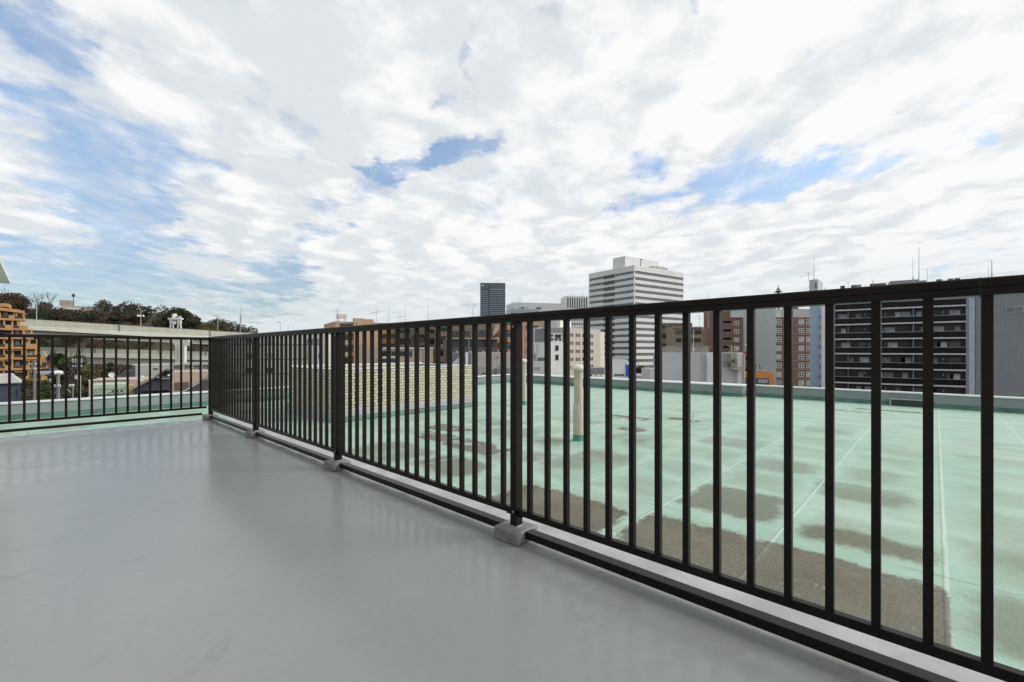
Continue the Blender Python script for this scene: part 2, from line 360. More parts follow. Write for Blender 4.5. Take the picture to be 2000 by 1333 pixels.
lim = sstep(t, cs[1], -.085, -.045)
for bb in ((3.04, 3.98, -.20, .72), (2.86, 3.97, .60, 1.88), (3.05, 3.84, 2.0, 3.3), (4.42, 5.0, 4.6, 5.8), (4.5, 5.1, 5.7, 6.9), (5.2, 5.75, 6.3, 7.3), (7.6, 8.0, 3.9, 4.5), (8.8, 9.3, 4.5, 5.4), (9.4, 9.8, 3.6, 4.3), (13.6, 13.9, .8, 2.0), (14.4, 14.7, .2, 1.5)):
    q_ = boxmask(*bb, .10); bm_ = q_ if bm_ is None else M_(t, 'MAXIMUM', bm_, q_)
    q_ = boxmask(*bb, .34); core = q_ if core is None else M_(t, 'MAXIMUM', core, q_)
gaps = sstep(t, noise(t, V_(t, 'ADD', co, (5, 2, 0)), 2.6, 7, .72), .64, .69)
ero = sstep(t, noise(t, V_(t, 'ADD', co, (3, 6, 0)), 1.9, 6, .68, .5), .36, .52)
ero = M_(t, 'MAXIMUM', ero, sstep(t, xs[0], 4.15, 4.35, .72, 0.))
bm_ = M_(t, 'MULTIPLY', M_(t, 'MULTIPLY', bm_, lim), ero)
bm_ = sstep(t, M_(t, 'ADD', bm_, M_(t, 'MULTIPLY', speck_, M_(t, 'MULTIPLY', bump01(bm_), 1.7))), .30, .70)
bm_ = M_(t, 'MULTIPLY', bm_, M_(t, 'SUBTRACT', 1., M_(t, 'MULTIPLY', gaps, .8)))
bcol = mixc(t, core, (.056, .047, .031), brown)
bcol = mixc(t, sstep(t, noise(t, co, 1.9, 6, .65), .42, .66, 0., .65), bcol, (.150, .133, .085))
bcol = mixc(t, sstep(t, grain2, .56, .75, 0., .5), bcol, (.07, .055, .038))
dots = sstep(t, N(t, 'ShaderNodeTexVoronoi', feature='F1', ins={'Vector': co, 'Scale': 9., 'Randomness': 1.}).outputs[0], .02, .05, 1., 0.)
bcol = mixc(t, M_(t, 'MULTIPLY', dots, .7), bcol, (.42, .40, .34))
col = mixc(t, M_(t, 'MULTIPLY', bm_, .95), col, bcol)
moss = bay
# welded seams across, cracked joints along
sy_ = M_(t, 'ABSOLUTE', M_(t, 'SUBTRACT', M_(t, 'FRACT', M_(t, 'ADD', cellv(cs[1], OY, LAPY), .5)), .5))
sx_ = M_(t, 'ABSOLUTE', M_(t, 'SUBTRACT', M_(t, 'FRACT', M_(t, 'ADD', cellv(cs[0], 4.13, 2.1), .5)), .5))
brk = sstep(t, noise(t, co, .9, 4, .6), .40, .52)
seam = M_(t, 'MULTIPLY', sstep(t, sy_, .006, .014, 1., 0.), M_(t, 'ADD', .25, M_(t, 'MULTIPLY', brk, .6)))
col = mixc(t, M_(t, 'MULTIPLY', seam, M_(t, 'SUBTRACT', 1., M_(t, 'MULTIPLY', bm_, .9))), col, (.46, .57, .50))
crk = M_(t, 'MULTIPLY', sstep(t, sx_, .0015, .004, 1., 0.), sstep(t, noise(t, V_(t, 'ADD', co, (2, 9, 0)), .8, 3, .5), .42, .55))
col = mixc(t, M_(t, 'MULTIPLY', crk, .75), col, (.10, .16, .13))
col = mixc(t, sstep(t, grain, .45, .9, 0., .25), col, (.25, .36, .30))
t.links.new(col, b.inputs['Base Color'])
t.links.new(M_(t, 'ADD', .42, M_(t, 'MULTIPLY', moss, .4)), b.inputs['Roughness'])
b.inputs['Specular IOR Level'].default_value = .4
hh = M_(t, 'ADD', M_(t, 'MULTIPLY', sstep(t, sy_, .004, .02, 1., 0.), .6), M_(t, 'MULTIPLY', grain, .35))
hh = M_(t, 'ADD', hh, M_(t, 'MULTIPLY', noise(t, co, 2.2, 4, .5), .5))
bn = N(t, 'ShaderNodeBump', ins={'Strength': .5, 'Distance': .02, 'Height': hh}); t.links.new(bn.outputs[0], b.inputs['Normal'])
PX_L, PX_R, PY_J, PY_L = 15.65, 16.13, 4.50, 14.55    # long parapet (two planes with a jog), left parapet
rb = MB().prism([(-20, -22), (PX_R, -22), (PX_R, PY_J), (PX_L, PY_J), (PX_L, PY_L), (-20, PY_L)], 'z', RZ-.3, RZ)
structure('roof_floor', rb, m, SITE)
structure('roof_slab', MB().box(-20, PX_R-.1, -22, PY_L-.1, RZ-.9, RZ-.302), concrete, SITE)
# --- parapets
parm = mat('parapet_paint', (.215, .26, .26), .6, .06, .8, streak=.12)
copm = mat('parapet_coping', (.66, .67, .67), .35, .05, 2, metal=.2)
film = mat('membrane_upstand', (.05, .135, .10), .5, .35, 2.5)
PT = CAMZ-1.132
def parapet(label, bx, cop, fil, o):
    th = Thing('parapet_wall', label, 'wall', o, SITE, 'parapet walls around the green roof')
    w = MB(); w.box(*bx, RZ-2.2, PT-.035); th.part('wall', w, parm)
    c = MB(); c.box(*cop, PT-.035, PT); th.part('coping', c, copm, bevel=.006)
    f = MB(); f.prism(fil[0], fil[1], fil[2], fil[3]); th.part('upstand', f, film)
    return th
def fil_x(x0, a, b): return ([(x0+.02, RZ+.002), (x0-.10, RZ+.002), (x0-.05, RZ+.035), (x0-.012, RZ+.085), (x0-.012, RZ+.10), (x0+.02, RZ+.10)], 'y', a, b)
def fil_y(y0, a, b): return ([(y0+.02, RZ+.002), (y0-.10, RZ+.002), (y0-.05, RZ+.035), (y0-.012, RZ+.085), (y0-.012, RZ+.10), (y0+.02, RZ+.10)], 'x', a, b)
parapet('long pale parapet stretch right of the jog, along the far roof edge below the dark balconies', (PX_R, PX_R+.22, -22, PY_J), (PX_R-.03, PX_R+.25, -22, PY_J), fil_x(PX_R, -22, PY_J), (PX_R, PY_J, RZ))
parapet('parapet stretch from the roof corner to the jog, standing nearer below the white tower', (PX_L, PX_L+.70, PY_J, PY_L+.25), (PX_L-.03, PX_L+.73, PY_J-.03, PY_L+.28), fil_x(PX_L, PY_J, PY_L), (PX_L, PY_L, RZ))
parapet('brighter parapet along the left roof edge, seen behind the short railing', (-20, PX_L-.002, PY_L, PY_L+.25), (-20, PX_L-.032, PY_L-.03, PY_L+.28), fil_y(PY_L, -20, PX_L-.1), (0, PY_L, RZ))
structure('own_building_wall', MB().box(-20, PX_R+.15, -22, PY_L+.15, GZ, RZ-2.202), panelled('own_wall', (.5, .47, .38), .23, .068), SITE)
# --- overflow drain box on the long parapet
th = Thing('roof_drain', 'low grey drain box with a metal frame at the foot of the far parapet', 'drain', (PX_R-.15, .55, RZ), SITE)
th.part('frame', MB().box(PX_R-.19, PX_R-.16, .20, .90, RZ+.17, RZ+.20).box(PX_R-.19, PX_R-.16, .20, .225, RZ, RZ+.17).box(PX_R-.19, PX_R-.16, .875, .90, RZ, RZ+.17), steel)
gb = MB()
for k in range(17): gb.box(PX_R-.185, PX_R-.165, .235+k*.039, .25+k*.039, RZ+.005, RZ+.168)
gb.box(PX_R-.16, PX_R-.02, .2, .9, RZ, RZ+.19)
th.part('grate', gb, mat('drain_grate', (.05, .07, .06), .6))
# --- tiled shaft box on the roof
BX0, BX1, BY0, BY1 = 4.31, 8.10, 9.10, 11.57; BT = CAMZ-.42
m = panelled('cream_tiles', (.60, .555, .375), .122, .067, .16, .45, .0058, .09, .5)
# per tile tint
t = m.node_tree
br = [n for n in t.nodes if n.type == 'TEX_BRICK'][0]; br.inputs['Color1'].default_value = (.58, .545, .42, 1); br.inputs['Color2'].default_value = (.45, .405, .275, 1); br.inputs['Mortar'].default_value = (.085, .08, .065, 1)
th = Thing('tiled_roof_shaft', 'cream tiled box with a grey curb standing on the green roof', 'roof shaft', (BX0, BY0, RZ), SITE)
w = MB()
e = .16
w.box(BX0, BX1, BY0, BY0+e, RZ+.245, BT).box(BX0, BX1, BY1-e, BY1, RZ+.245, BT).box(BX0, BX0+e, BY0+e, BY1-e, RZ+.245, BT).box(BX1-e, BX1, BY0+e, BY1-e, RZ+.245, BT)
th.part('tiled_wall', w, m)
greyc = mat('grey_curb_paint', (.36, .37, .37), .6, .07, 1.5, streak=.15)
th.part('curb', MB().box(BX0-.07, BX1+.07, BY0-.07, BY1+.07, RZ, RZ+.245), greyc, bevel=.012)
c = MB(); o_ = .012
c.box(BX0-o_, BX1+o_, BY0-o_, BY0+e+o_, BT+.002, BT+.022).box(BX0-o_, BX1+o_, BY1-e-o_, BY1+o_, BT+.002, BT+.05).box(BX0-o_, BX0+e+o_, BY0+e+o_, BY1-e-o_, BT+.002, BT+.022).box(BX1-e-o_, BX1+o_, BY0+e+o_, BY1-e-o_, BT+.002, BT+.022)
th.part('coping', c, copm)
th.part('lid', MB().box(BX0+e, BX1-e, BY0+e, BY1-e, BT-.14, BT-.11), mat('shaft_lid', (.30, .32, .34), .4))
f = MB(); f.prism(*fil_y(BY0-.07, BX0-.1, BX1+.1)); th.part('upstand', f, film)
# --- vent pipes
cream = mat('cream_pipe', (.47, .425, .325), .45, .06, 4)
def vent(px, depth, label, hscale=1., r=.073):
    x, y = WX(px, depth), depth
    n_, s_ = x*NX+y*NY, -x*NY+y*NX
    zt = CAMZ-.235
    th = Thing('vent_pipe', label, 'vent pipe', (n_, s_, RZ), SITE, 'vent pipes on the green roof')
    Lh = zt-RZ
    th.part('collar', MB().lathe(n_, s_, [(r*1.32, RZ), (r*1.26, RZ+.02), (r*1.2, RZ+.10), (r*1.05, RZ+.103)]), mat('collar_green', (.05, .25, .15), .5), True)
    th.part('sleeve', MB().lathe(n_, s_, [(r*1.16, RZ+.09), (r*1.16, RZ+.44*Lh), (r*1.02, RZ+.47*Lh)]), cream, True)
    rib = MB()
    for k in range(10):
        a = 2*pi*k/10; rib.tube((n_+r*1.2*cos(a), s_+r*1.2*sin(a), RZ+.40*Lh), (n_+r*1.06*cos(a), s_+r*1.06*sin(a), RZ+.48*Lh), .006, n=5)
    th.part('rib', rib, mat('pipe_pale', (.66, .64, .52), .5))
    th.part('pipe', MB().lathe(n_, s_, [(r, RZ+.45*Lh), (r, zt-.09)]), cream, True)
    R = r*1.72
    th.part('cap', MB().lathe(n_, s_, [(r*.95, zt-.115), (r*1.1, zt-.113), (r*1.12, zt-.098), (R*.97, zt-.094), (R, zt-.088), (R, zt-.070), (R*.94, zt-.046), (R*.80, zt-.024), (R*.55, zt-.008), (R*.28, zt-.001), (0.001, zt)]), mat('cap_pale', (.60, .565, .47), .45), True)
vent(1129.5, 7.50, 'cream vent pipe with a mushroom cap and green collar, nearer of the two pipes')
vent(1023, 12.4, 'more distant slim cream vent pipe partly hidden behind the railing post', r=.062)
single('roof_tag_plate', MB().box(9.35, 9.36, 3.62, 3.67, RZ, RZ+.20), white, 'small white marker plate standing on the green roof behind the vent pipe', 'marker plate', (9.35, 3.6, RZ), SITE)

# --- railings
RN = 1.80
def railing_front():
    th = Thing('railing', 'long dark bronze railing running from the corner towards the right foreground', 'railing', (RN, 7.82, 0), SITE, 'dark bronze railings of the deck')
    y0, y1 = -2.55, 7.845
    tr = MB().prism([(RN-.026, 1.170), (RN+.026, 1.170), (RN+.026, 1.214), (RN+.022, 1.2185), (RN-.022, 1.2185), (RN-.026, 1.214), (RN-.026, 1.1935), (RN-.0245, 1.192), (RN-.026, 1.1905)], 'y', y0, y1)
    th.part('top_rail', tr, bronze)
    posts = [-2.54, -.44, 1.66, 3.755, 5.85, 7.82]
    offs = []
    pm = MB().box(RN-.028, RN+.028, 7.82-.021, 7.82+.021, .02, 1.169).mesh('post', bronze, th.o)
    for p in posts:
        o = th.repeat('post', pm, [(0, p-7.82, 0)])[0]
        bv = o.modifiers.new('bevel', 'BEVEL'); bv.width = .003; bv.segments = 2
    fm = MB()
    fm.prism([(1.711, 0), (1.714, .069), (1.877, .070), (1.879, 0)], 'y', 7.82-.088, 7.82+.088)
    fme = fm.mesh('footing', mat('footing_mortar', (.185, .19, .192), .55, .22, 14, bump=.45, bscale=26), th.o)
    for p in posts:
        o = th.repeat('footing', fme, [(0, p-7.82, 0)])[0]
        bv = o.modifiers.new('bevel', 'BEVEL'); bv.width = .009; bv.segments = 3
    gm = MB().tube((RN, 7.82, .066), (RN, 7.82, .075), .036, .031, n=14).mesh('grout', mat('grout', (.27, .275, .275), .7, .2, 30), th.o)
    th.repeat('grout', gm, [(0, p-7.82, 0) for p in posts[:-1]])
    bl = MB(); tb = MB()
    bars = []
    sl = MB().box(RN-.0275, RN+.0275, 7.82-.0012, 7.82+.0012, 1.1695, 1.2192).mesh('rail_joint', mat('joint_black', (.004, .004, .004), .6), th.o)
    th.repeat('rail_joint', sl, [(0, p-7.82+.35, 0) for p in posts[1:-1]])
    br_ = MB().box(RN-.0185, RN+.0185, 7.82-.058, 7.82-.0215, .1275, .1305).mesh('rail_bracket', bronze, th.o)
    th.repeat('rail_bracket', br_, [(0, p-7.82+d_, 0) for p in posts[1:-1] for d_ in (0, .0795)])
    sc_ = MB().tube((RN-.028, 7.82, .147), (RN-.0305, 7.82, .147), .0055, .004, n=8).mesh('screw', steel, th.o)
    th.repeat('screw', sc_, [(0, p-7.82, z_) for p in posts[1:-1] for z_ in (0, 1.0)])
    for a, b in zip(posts[:-1], posts[1:]):
        bl_ = MB().box(RN-.015, RN+.015, a+.0215, b-.0215, .131, .163); th.part('bottom_rail', bl_, bronze, bevel=.002)
        tl_ = MB().box(1.772, 1.828, a+.086, b-.086, .028, .065); th.part('toe_rail', tl_, bronze, bevel=.002)
        n = round((b-a-.196)/.1187)
        bars += [a+.098+k*(b-a-.196)/n for k in range(n+1)]
    bme = MB().box(RN-.0118, RN+.0118, 7.82-.0118, 7.82+.0118, .1632, 1.1698).mesh('baluster', bronze, th.o)
    th.repeat('baluster', bme, [(0, y-7.82, 0) for y in bars])
railing_front()
def railing_left():
    Y = 7.82
    th = Thing('railing', 'shorter dark bronze railing across the left end of the deck', 'railing', (RN-.05, Y, 0), SITE, 'dark bronze railings of the deck')
    x0, x1 = -4.2, RN-.030
    th.part('top_rail', MB().box(x0, x1, Y-.026, Y+.026, 1.170, 1.2085), bronze, bevel=.003)
    posts = [-.42, -2.5]
    pm = MB().box(RN-.05-.021, RN-.05+.021, Y-.028, Y+.028, .02, 1.169).mesh('post', bronze, th.o)
    th.repeat('post', pm, [(p-RN+.05, 0, 0) for p in posts])
    fm = MB().prism([(RN-.05-.09, 0), (RN-.05-.088, .066), (RN-.05+.088, .066), (RN-.05+.09, 0)], 'y', Y-.09, Y+.09).mesh('footing', MATS['footing_mortar'], th.o)
    th.repeat('footing', fm, [(p-RN+.05, 0, 0) for p in posts])
    xs_ = [x1-.002]+posts+[x0]
    for a, b in zip(xs_[1:], xs_[:-1]):
        th.part('bottom_rail', MB().box(a+.022, b-.022, Y-.015, Y+.015, .168, .198), bronze, bevel=.002)
        th.part('toe_rail', MB().box(a+.08, b-.08, Y-.028, Y+.028, .074, .104), bronze, bevel=.002)
    bme = MB().box(RN-.05-.0118, RN-.05+.0118, Y-.0118, Y+.0118, .1982, 1.1698).mesh('baluster', bronze, th.o)
    th.repeat('baluster', bme, [(-.19+.1165*i-RN+.05, 0, 0) for i in range(-30, 17) if abs(-.19+.1165*i+.42) > .04])
railing_left()

# --- penthouse eave at the upper left, with an unseen added run beside the deck
th = Thing('stair_penthouse', 'corner of a white eave jutting in at the left edge above the roof', 'penthouse', (-3.5, 12, RZ), SITE)
eh = 1.376; en = -.221*eh*1.0; ey = 14.0*1.0; z0 = CAMZ+eh
th.part('roof', MB().prism([(-7, -5.0), (-.48, -5.0), (-.394, 6.0), (-.327, 13.97), (-7, 13.97)], 'z', z0, z0+.105), white, bevel=.01)  # near end is out of view, lengthened along with the wall below
th.part('wall', MB().box(-6.6, -1.25, -4.6, ey-.6, RZ+.003, z0-.002), offwhite)  # unseen wall, extended along the deck to block sky light from its left side

# ================================================================== THE CITY
gm_ = mat('city_ground', (.10, .10, .10), .9, .3, .02)
g = MB()
g.q([(-6000, -3000, GZ), (6000, -3000, GZ), (6000, 9000, GZ), (-6000, 9000, GZ)])
structure('ground', g, gm_)

class Bd:
    """box building seen on its corner: local x runs along the right face, local y along the left face"""
    def __init__(s, name, label, cat, pxL, pxC, pxR, depth, ang, ytop, wallm, V=None, U=None, zb=GZ, group=None, par=.0, parm_=None, roofm=None):
        a = radians(ang); s.a = a; s.depth = depth
        s.Cx, s.Cy = WX(pxC, depth), depth
        s.o = (s.Cx*cos(a)+s.Cy*sin(a), -s.Cx*sin(a)+s.Cy*cos(a), zb)
        s.U = U if U is not None else s.uR(pxR)
        s.V = V if V is not None else s.uL(pxL)
        s.zt = WZ(ytop, depth); s.zb = zb
        s.th = Thing(name, label, cat, s.o, a, group)
        s.wallm = wallm
        if wallm: w = MB(); s.box(w, 0, s.U, 0, s.V, zb, s.zt-par); s.wall = s.th.part('wall', w, wallm)
        if par:
            p = MB(); k = .25
            s.box(p, -.05, s.U+.05, -.05, k, s.zt-par+.001, s.zt); s.box(p, -.05, s.U+.05, s.V-k, s.V+.05, s.zt-par+.001, s.zt)
            s.box(p, -.05, k, k, s.V-k, s.zt-par+.001, s.zt); s.box(p, s.U-k, s.U+.05, k, s.V-k, s.zt-par+.001, s.zt)
            s.th.part('parapet', p, parm_ or wallm)
    def uR(s, px):
        r = (px-CXP)/FPX; return (r*s.Cy-s.Cx)/(cos(s.a)-r*sin(s.a))
    def uL(s, px):
        r = (px-CXP)/FPX; return (r*s.Cy-s.Cx)/(-sin(s.a)-r*cos(s.a))
    def dep(s, face, u): return s.Cy+u*(sin(s.a) if face == 'R' else cos(s.a))
    def z(s, py, face='R', u=0.): return WZ(py, s.dep(face, u))
    def box(s, mb, x0, x1, y0, y1, z0, z1):
        return mb.box(s.o[0]+x0, s.o[0]+x1, s.o[1]+y0, s.o[1]+y1, z0, z1)
    def fb(s, mb, face, u0, u1, d0, d1, z0, z1):
        if face == 'R': return s.box(mb, u0, u1, -d1, -d0, z0, z1)
        return s.box(mb, -d1, -d0, u0, u1, z0, z1)
    def p(s, name, mb, m, **k): return s.th.part(name, mb, m, **k)
    def panel(s, name, face, u0, u1, z0, z1, m, d0=0., d1=.06, parent=None, label=None):
        return s.p(name, s.fb(MB(), face, u0, u1, d0, d1, z0, z1), m, parent=parent, label=label)
    def windows(s, face, us, zs, w, h, frame=None, pane=glass, cross=False, fw=.08, sub=True):
        """one window mesh shared by every opening; us = left edges, zs = sills"""
        fr = frame or white
        u, z = us[0], zs[0]
        f = MB()
        s.fb(f, face, u, u+w, .002, .07, z, z+fw); s.fb(f, face, u, u+w, .002, .07, z+h-fw, z+h)
        s.fb(f, face, u, u+fw, .002, .07, z+fw, z+h-fw); s.fb(f, face, u+w-fw, u+w, .002, .07, z+fw, z+h-fw)
        if cross:
            s.fb(f, face, u+w/2-fw*.45, u+w/2+fw*.45, .002, .066, z+fw, z+h-fw)
            s.fb(f, face, u+fw, u+w-fw, .002, .064, z+h/2-fw*.45, z+h/2+fw*.45)
        if not sub: f = s.fb(MB(), face, u, u+w, .001, .05, z, z+h); fr = pane
        fm = f.mesh('window', fr, s.o)
        pms = [s.fb(MB(), face, u+fw, u+w-fw, .001, .022, z+fw, z+h-fw).mesh('pane', q, s.o) for q in (pane if isinstance(pane, (list, tuple)) else [pane])]
        for uu in us:
            for zz in zs:
                off = (uu-u, 0, zz-z) if face == 'R' else (0, uu-u, zz-z)
                o = s.th.repeat('window', fm, [off])[0]
                if sub: s.th.repeat('pane', rnd.choice(pms), [(0, 0, 0)], parent=o)
    def bands(s, face, u0, u1, zs, h, m=glass, d=.03, name='window_band'):
        me = s.fb(MB(), face, u0, u1, .001, d, zs[0], zs[0]+h).mesh(name, m, s.o)
        s.th.repeat(name, me, [(0, 0, zz-zs[0]) for zz in zs])
    def balconies(s, face, u0, u1, zs, hp, m, dep=1.2, back=glass, hb=2.3, cap=None):
        """for each storey: solid fronted balcony and the dark glazing behind it"""
        f = MB(); s.fb(f, face, u0, u1, 0.002, dep, zs[0]-.15, zs[0]); s.fb(f, face, u0, u1, dep-.12, dep, zs[0], zs[0]+hp)
        s.fb(f, face, u0, u0+.12, .002, dep-.12, zs[0], zs[0]+hp); s.fb(f, face, u1-.12, u1, .002, dep-.12, zs[0], zs[0]+hp)
        fm = f.mesh('balcony', m, s.o)
        bm = s.fb(MB(), face, u0+.15, u1-.15, .001, .03, zs[0]+.02, zs[0]+hb).mesh('glazing', back, s.o)
        for zz in zs:
            o = s.th.repeat('balcony', fm, [(0, 0, zz-zs[0])])[0]
            s.th.repeat('glazing', bm, [(0, 0, 0)], parent=o)
    def rod(s, px, ytop, x, y, base=None, r=.05, name='lightning_rod', parent=None):
        """thin mast standing on the roof; px only picks how far along the face it stands"""
        z0 = base if base is not None else s.zt
        wx = s.o[0]+x; wy = s.o[1]+y
        dpt = wx*sin(s.a)+wy*cos(s.a)
        zt = WZ(ytop, dpt)
        return s.p(name, MB().tube((wx, wy, z0-.1), (wx, wy, (z0+zt)/2), r*1.5, r, n=6).tube((wx, wy, (z0+zt)/2), (wx, wy, zt), r*.8, r*.5, n=6), steel)
def frange(a, b, n): return [a+(b-a)*k/(n-1) for k in range(n)] if n > 1 else [a]

# ---- white banded office tower
bd = Bd('office_tower', 'tall white office tower with dark horizontal window bands and a rooftop penthouse', 'tower', 1150, 1239, 1335, 270, 34.8, 518, mat('tower_white', (.66, .665, .66), .5, .05, .12), par=1.6)
fl = 3.81; zs = [bd.zt-3.2-1.72-k*fl for k in range(17)]
bandm = panelled('band_glass', (.095, .102, .108), 1.6, 10, 2.2, .2, .09, .5)
bd.bands('R', .6, bd.U-.3, zs, 1.72, bandm)
V = bd.V
bd.bands('L', .6, V*.40, zs, 1.55, bandm); bd.bands('L', V*.655, V-.8, zs, 1.55, bandm)
bd.bands('L', V*.405, V*.65, [z-.45 for z in zs], 2.1, mat('bay_glass', (.05, .05, .055), .25), .25, 'window_bay')
bd.p('penthouse', bd.box(MB(), 2, 34.4, 8.84, 18.9, bd.zt-1.5, 59.4), MATS['tower_white'])
ct = MB()
for k in range(5): bd.box(ct, 22+k*3, 24.5+k*3, 3, 7.5, bd.zt-1.5, bd.zt+2.2+.3*(k % 2))
bd.p('cooling_unit', ct, mat('cooling_grey', (.40, .41, .41), .6))
q = MB().tube((bd.o[0]+10, bd.o[1]+4, bd.zt-1), (bd.o[0]+11, bd.o[1]+4, bd.zt+5.5), .25, n=6).tube((bd.o[0]+9.5, bd.o[1]+4, bd.zt+5.5), (bd.o[0]+12.6, bd.o[1]+4, bd.zt+5.3), .2, n=6)
bd.p('crane_arm', q, darkgrey)

# ---- far dark glass tower
bd = Bd('glass_tower', 'distant dark blue glass skyscraper with fine floor lines above the railing', 'tower', None, 938, 987, 950, 2, 553, mat('tower_slate', (.055, .075, .095), .35, .15, .03), V=45)
bd.bands('R', 1, bd.U*.32, [bd.zt-18-4*k for k in range(24)], 1.5, mat('slate_line', (.25, .29, .32), .3), .3, 'floor_line')
bd.bands('R', bd.U*.37, bd.U-1, [bd.zt-18.8-4*k for k in range(24)], 1.5, MATS['slate_line'], .3, 'floor_line')
bd.panel('crown_panel', 'R', 1, bd.U*.33, bd.zt-13, bd.zt-2, mat('slate_crown', (.10, .125, .14), .4), d1=.4)
bd.panel('crown_panel', 'R', bd.U*.38, bd.U-1, bd.zt-13, bd.zt-2, MATS['slate_crown'], d1=.4)
bd.panel('crown_line', 'R', bd.U*.4, bd.U-1, bd.zt-14.2, bd.zt-13.4, white, d1=.5)
bd.p('roof_sign', bd.fb(MB(), 'R', 3, 7.5, .41, .6, bd.zt-6.5, bd.zt-4), mat('pale_sign', (.6, .62, .64), .5))
bd.p('antenna', MB().tube((bd.o[0]+34, bd.o[1]+10, bd.zt), (bd.o[0]+37, bd.o[1]+10, bd.zt+8), .35, n=6), steel)

# ---- finned white block
bd = Bd('finned_office_block', 'white office block with dense dark vertical stripes left of the white tower', 'building', None, 1106, 1150, 400, 8, 578, mat('fin_white', (.70, .71, .71), .5, .04, .1), V=20)
for k in range(9): bd.panel('window', 'R', .9+k*2.15, 2.0+k*2.15, bd.zt-11, bd.zt-1.5, glass, d1=.08)
for j in range(9):
    for k in range(9):
        bd.panel('window', 'R', .9+k*2.15, 2.0+k*2.15, bd.zt-14.2-j*4, bd.zt-12-j*4, glass, d1=.08)
bd.rod(0, 568, 7, 3, r=.12); bd.rod(0, 570, 16, 3, r=.12)
# ---- pale flat block and its blue grey neighbour
bd = Bd('flat_office_block', 'long low white office block with a slit of black openings under its roof', 'building', None, 1002, 1108, 330, 12, 591, mat('block_grey_white', (.58, .60, .61), .5, .04, .1), V=25)
for k in range(4): bd.panel('roof_opening', 'R', 5+k*1.9+(9 if k > 1 else 0), 6.5+k*1.9+(9 if k > 1 else 0), bd.zt-4.6, bd.zt-3.3, glass_black, d1=.1)
bd.bands('R', 1, bd.U-1, [bd.zt-9-4*k for k in range(5)], 1.8)
bd.rod(0, 572, 5, 3, r=.1); bd.rod(0, 580, 6.2, 3, r=.1)
bd = Bd('annex_block', 'blue grey office annex just above the railing in front of the flat white block', 'building', None, 996, 1052, 260, 10, 604, mat('annex_blue', (.33, .38, .42), .4, .1, .3), V=14, par=.8)
bd.bands('R', .5, bd.U-.5, [bd.zt-4.2-3.6*k for k in range(5)], 2.0)
pb = MB()
for k in range(3): bd.box(pb, 1+k*4, 3+k*4, 2, 5, bd.zt-.8, bd.zt+1.4)
bd.p('roof_unit', pb, steel)

# ---- beige office with small windows
beige = panelled('beige_panels', (.50, .455, .385), 1.9, 3.25, .8, .6, .015, .03)
bd = Bd('small_window_office', 'beige office block with rows of small dark windows behind the vent pipe', 'building', None, 1108, 1172.5, 172, 50, 639.5, beige, V=14, par=.4)
us = []
u = .9
for gk in range(4):
    us += [u+k*1.25 for k in range(3)]; u += 5.1
us = [q for q in us if q < bd.U-1]
bd.windows('R', us, [bd.zt-3.6-3.15*k for k in range(5)], .72, 1.35, mat('dark_frame', (.12, .11, .10), .5), glass_black, sub=False)
bd.p('stair_tower', bd.box(MB(), bd.U+.1, bd.U+4.8, .6, 6, GZ, bd.zt-.9), mat('cream_wall', (.64, .60, .50), .6, .05, .5))
bd.p('roof_room', bd.box(MB(), 1, 9, 4, 9, bd.zt-.4, bd.zt+2.8), white)

# ---- white house with air conditioners, grey lower block, pale blue slab
bd = Bd('white_narrow_building', 'narrow white building with a grey top storey and three air conditioners on its ledge', 'building', None, 1073, 1101, 62, 22, 668.5, white, V=6)
lg = mat('plant_grey', (.20, .20, .20), .6)
bd.p('top_storey', bd.box(MB(), .35, bd.U, 1.1, 5.5, bd.zt, bd.z(640)), lg)
bd.p('roof_room', bd.box(MB(), 1.2, bd.U-.1, 2.2, 5, bd.z(640)+.002, bd.z(627)), concrete)
ac = bd.box(MB(), 0, .62, .1, .45, bd.zt+.03, bd.zt+1.25).mesh('air_conditioner', mat('ac_white', (.66, .66, .63), .5), bd.o)
for k in range(3):
    o = bd.th.repeat('air_conditioner', ac, [(.12+k*.66, 0, 0)])[0]
    for zf in (.37, .92):
        c_ = (bd.o[0]+.31, bd.o[1]+.095, bd.zt+zf)
        bd.th.part('fan', MB().tube(c_, (c_[0], c_[1]-.02, c_[2]), .22, n=16), darkgrey, parent=o)
bd.windows('R', [bd.U*.42], [bd.z(685.5), bd.z(704)], .45, .75, darkgrey, glass_black)
bd.windows('R', [bd.U*.5], [bd.z(669)+.6], .6, .5, darkgrey, glass_black)
bd = Bd('grey_plant_block', 'low grey rendered block with a slit window and rooftop ducts beside the white building', 'building', None, 1040, 1073.5, 58, 24, 706, mat('grey_render', (.42, .42, .41), .7, .08, 1, streak=.15), V=5)
bd.windows('R', [bd.uR(1045)], [bd.z(723)], .72, .38, steel, glass_soft)
bd.windows('R', [bd.uR(1082.5) if bd.U > bd.uR(1090) else bd.U-.55], [bd.z(722)], .4, .3, steel, glass_soft)
fr = MB()
for (a_, b_) in ((.1, .2), (.95, 1.05)):
    bd.box(fr, a_, b_, .5, .6, bd.zt, bd.z(672))
bd.box(fr, .1, 1.05, .5, .6, bd.z(672)-.08, bd.z(672)); bd.box(fr, .1, 1.05, .5, .6, bd.z(692)-.08, bd.z(692))
bd.p('duct_frame', fr, concrete)
bd.p('duct', MB().tube((bd.o[0]+.45, bd.o[1]+.9, bd.zt), (bd.o[0]+.45, bd.o[1]+.9, bd.z(676)), .22, n=12).tube((bd.o[0]+.9, bd.o[1]+.9, bd.zt), (bd.o[0]+.9, bd.o[1]+.9, bd.z(690)), .17, n=12), steel, smooth=True)
bd.p('roof_unit', bd.box(MB(), 1.3, 2.0, .5, 1.0, bd.zt, bd.zt+.45), darkgrey)
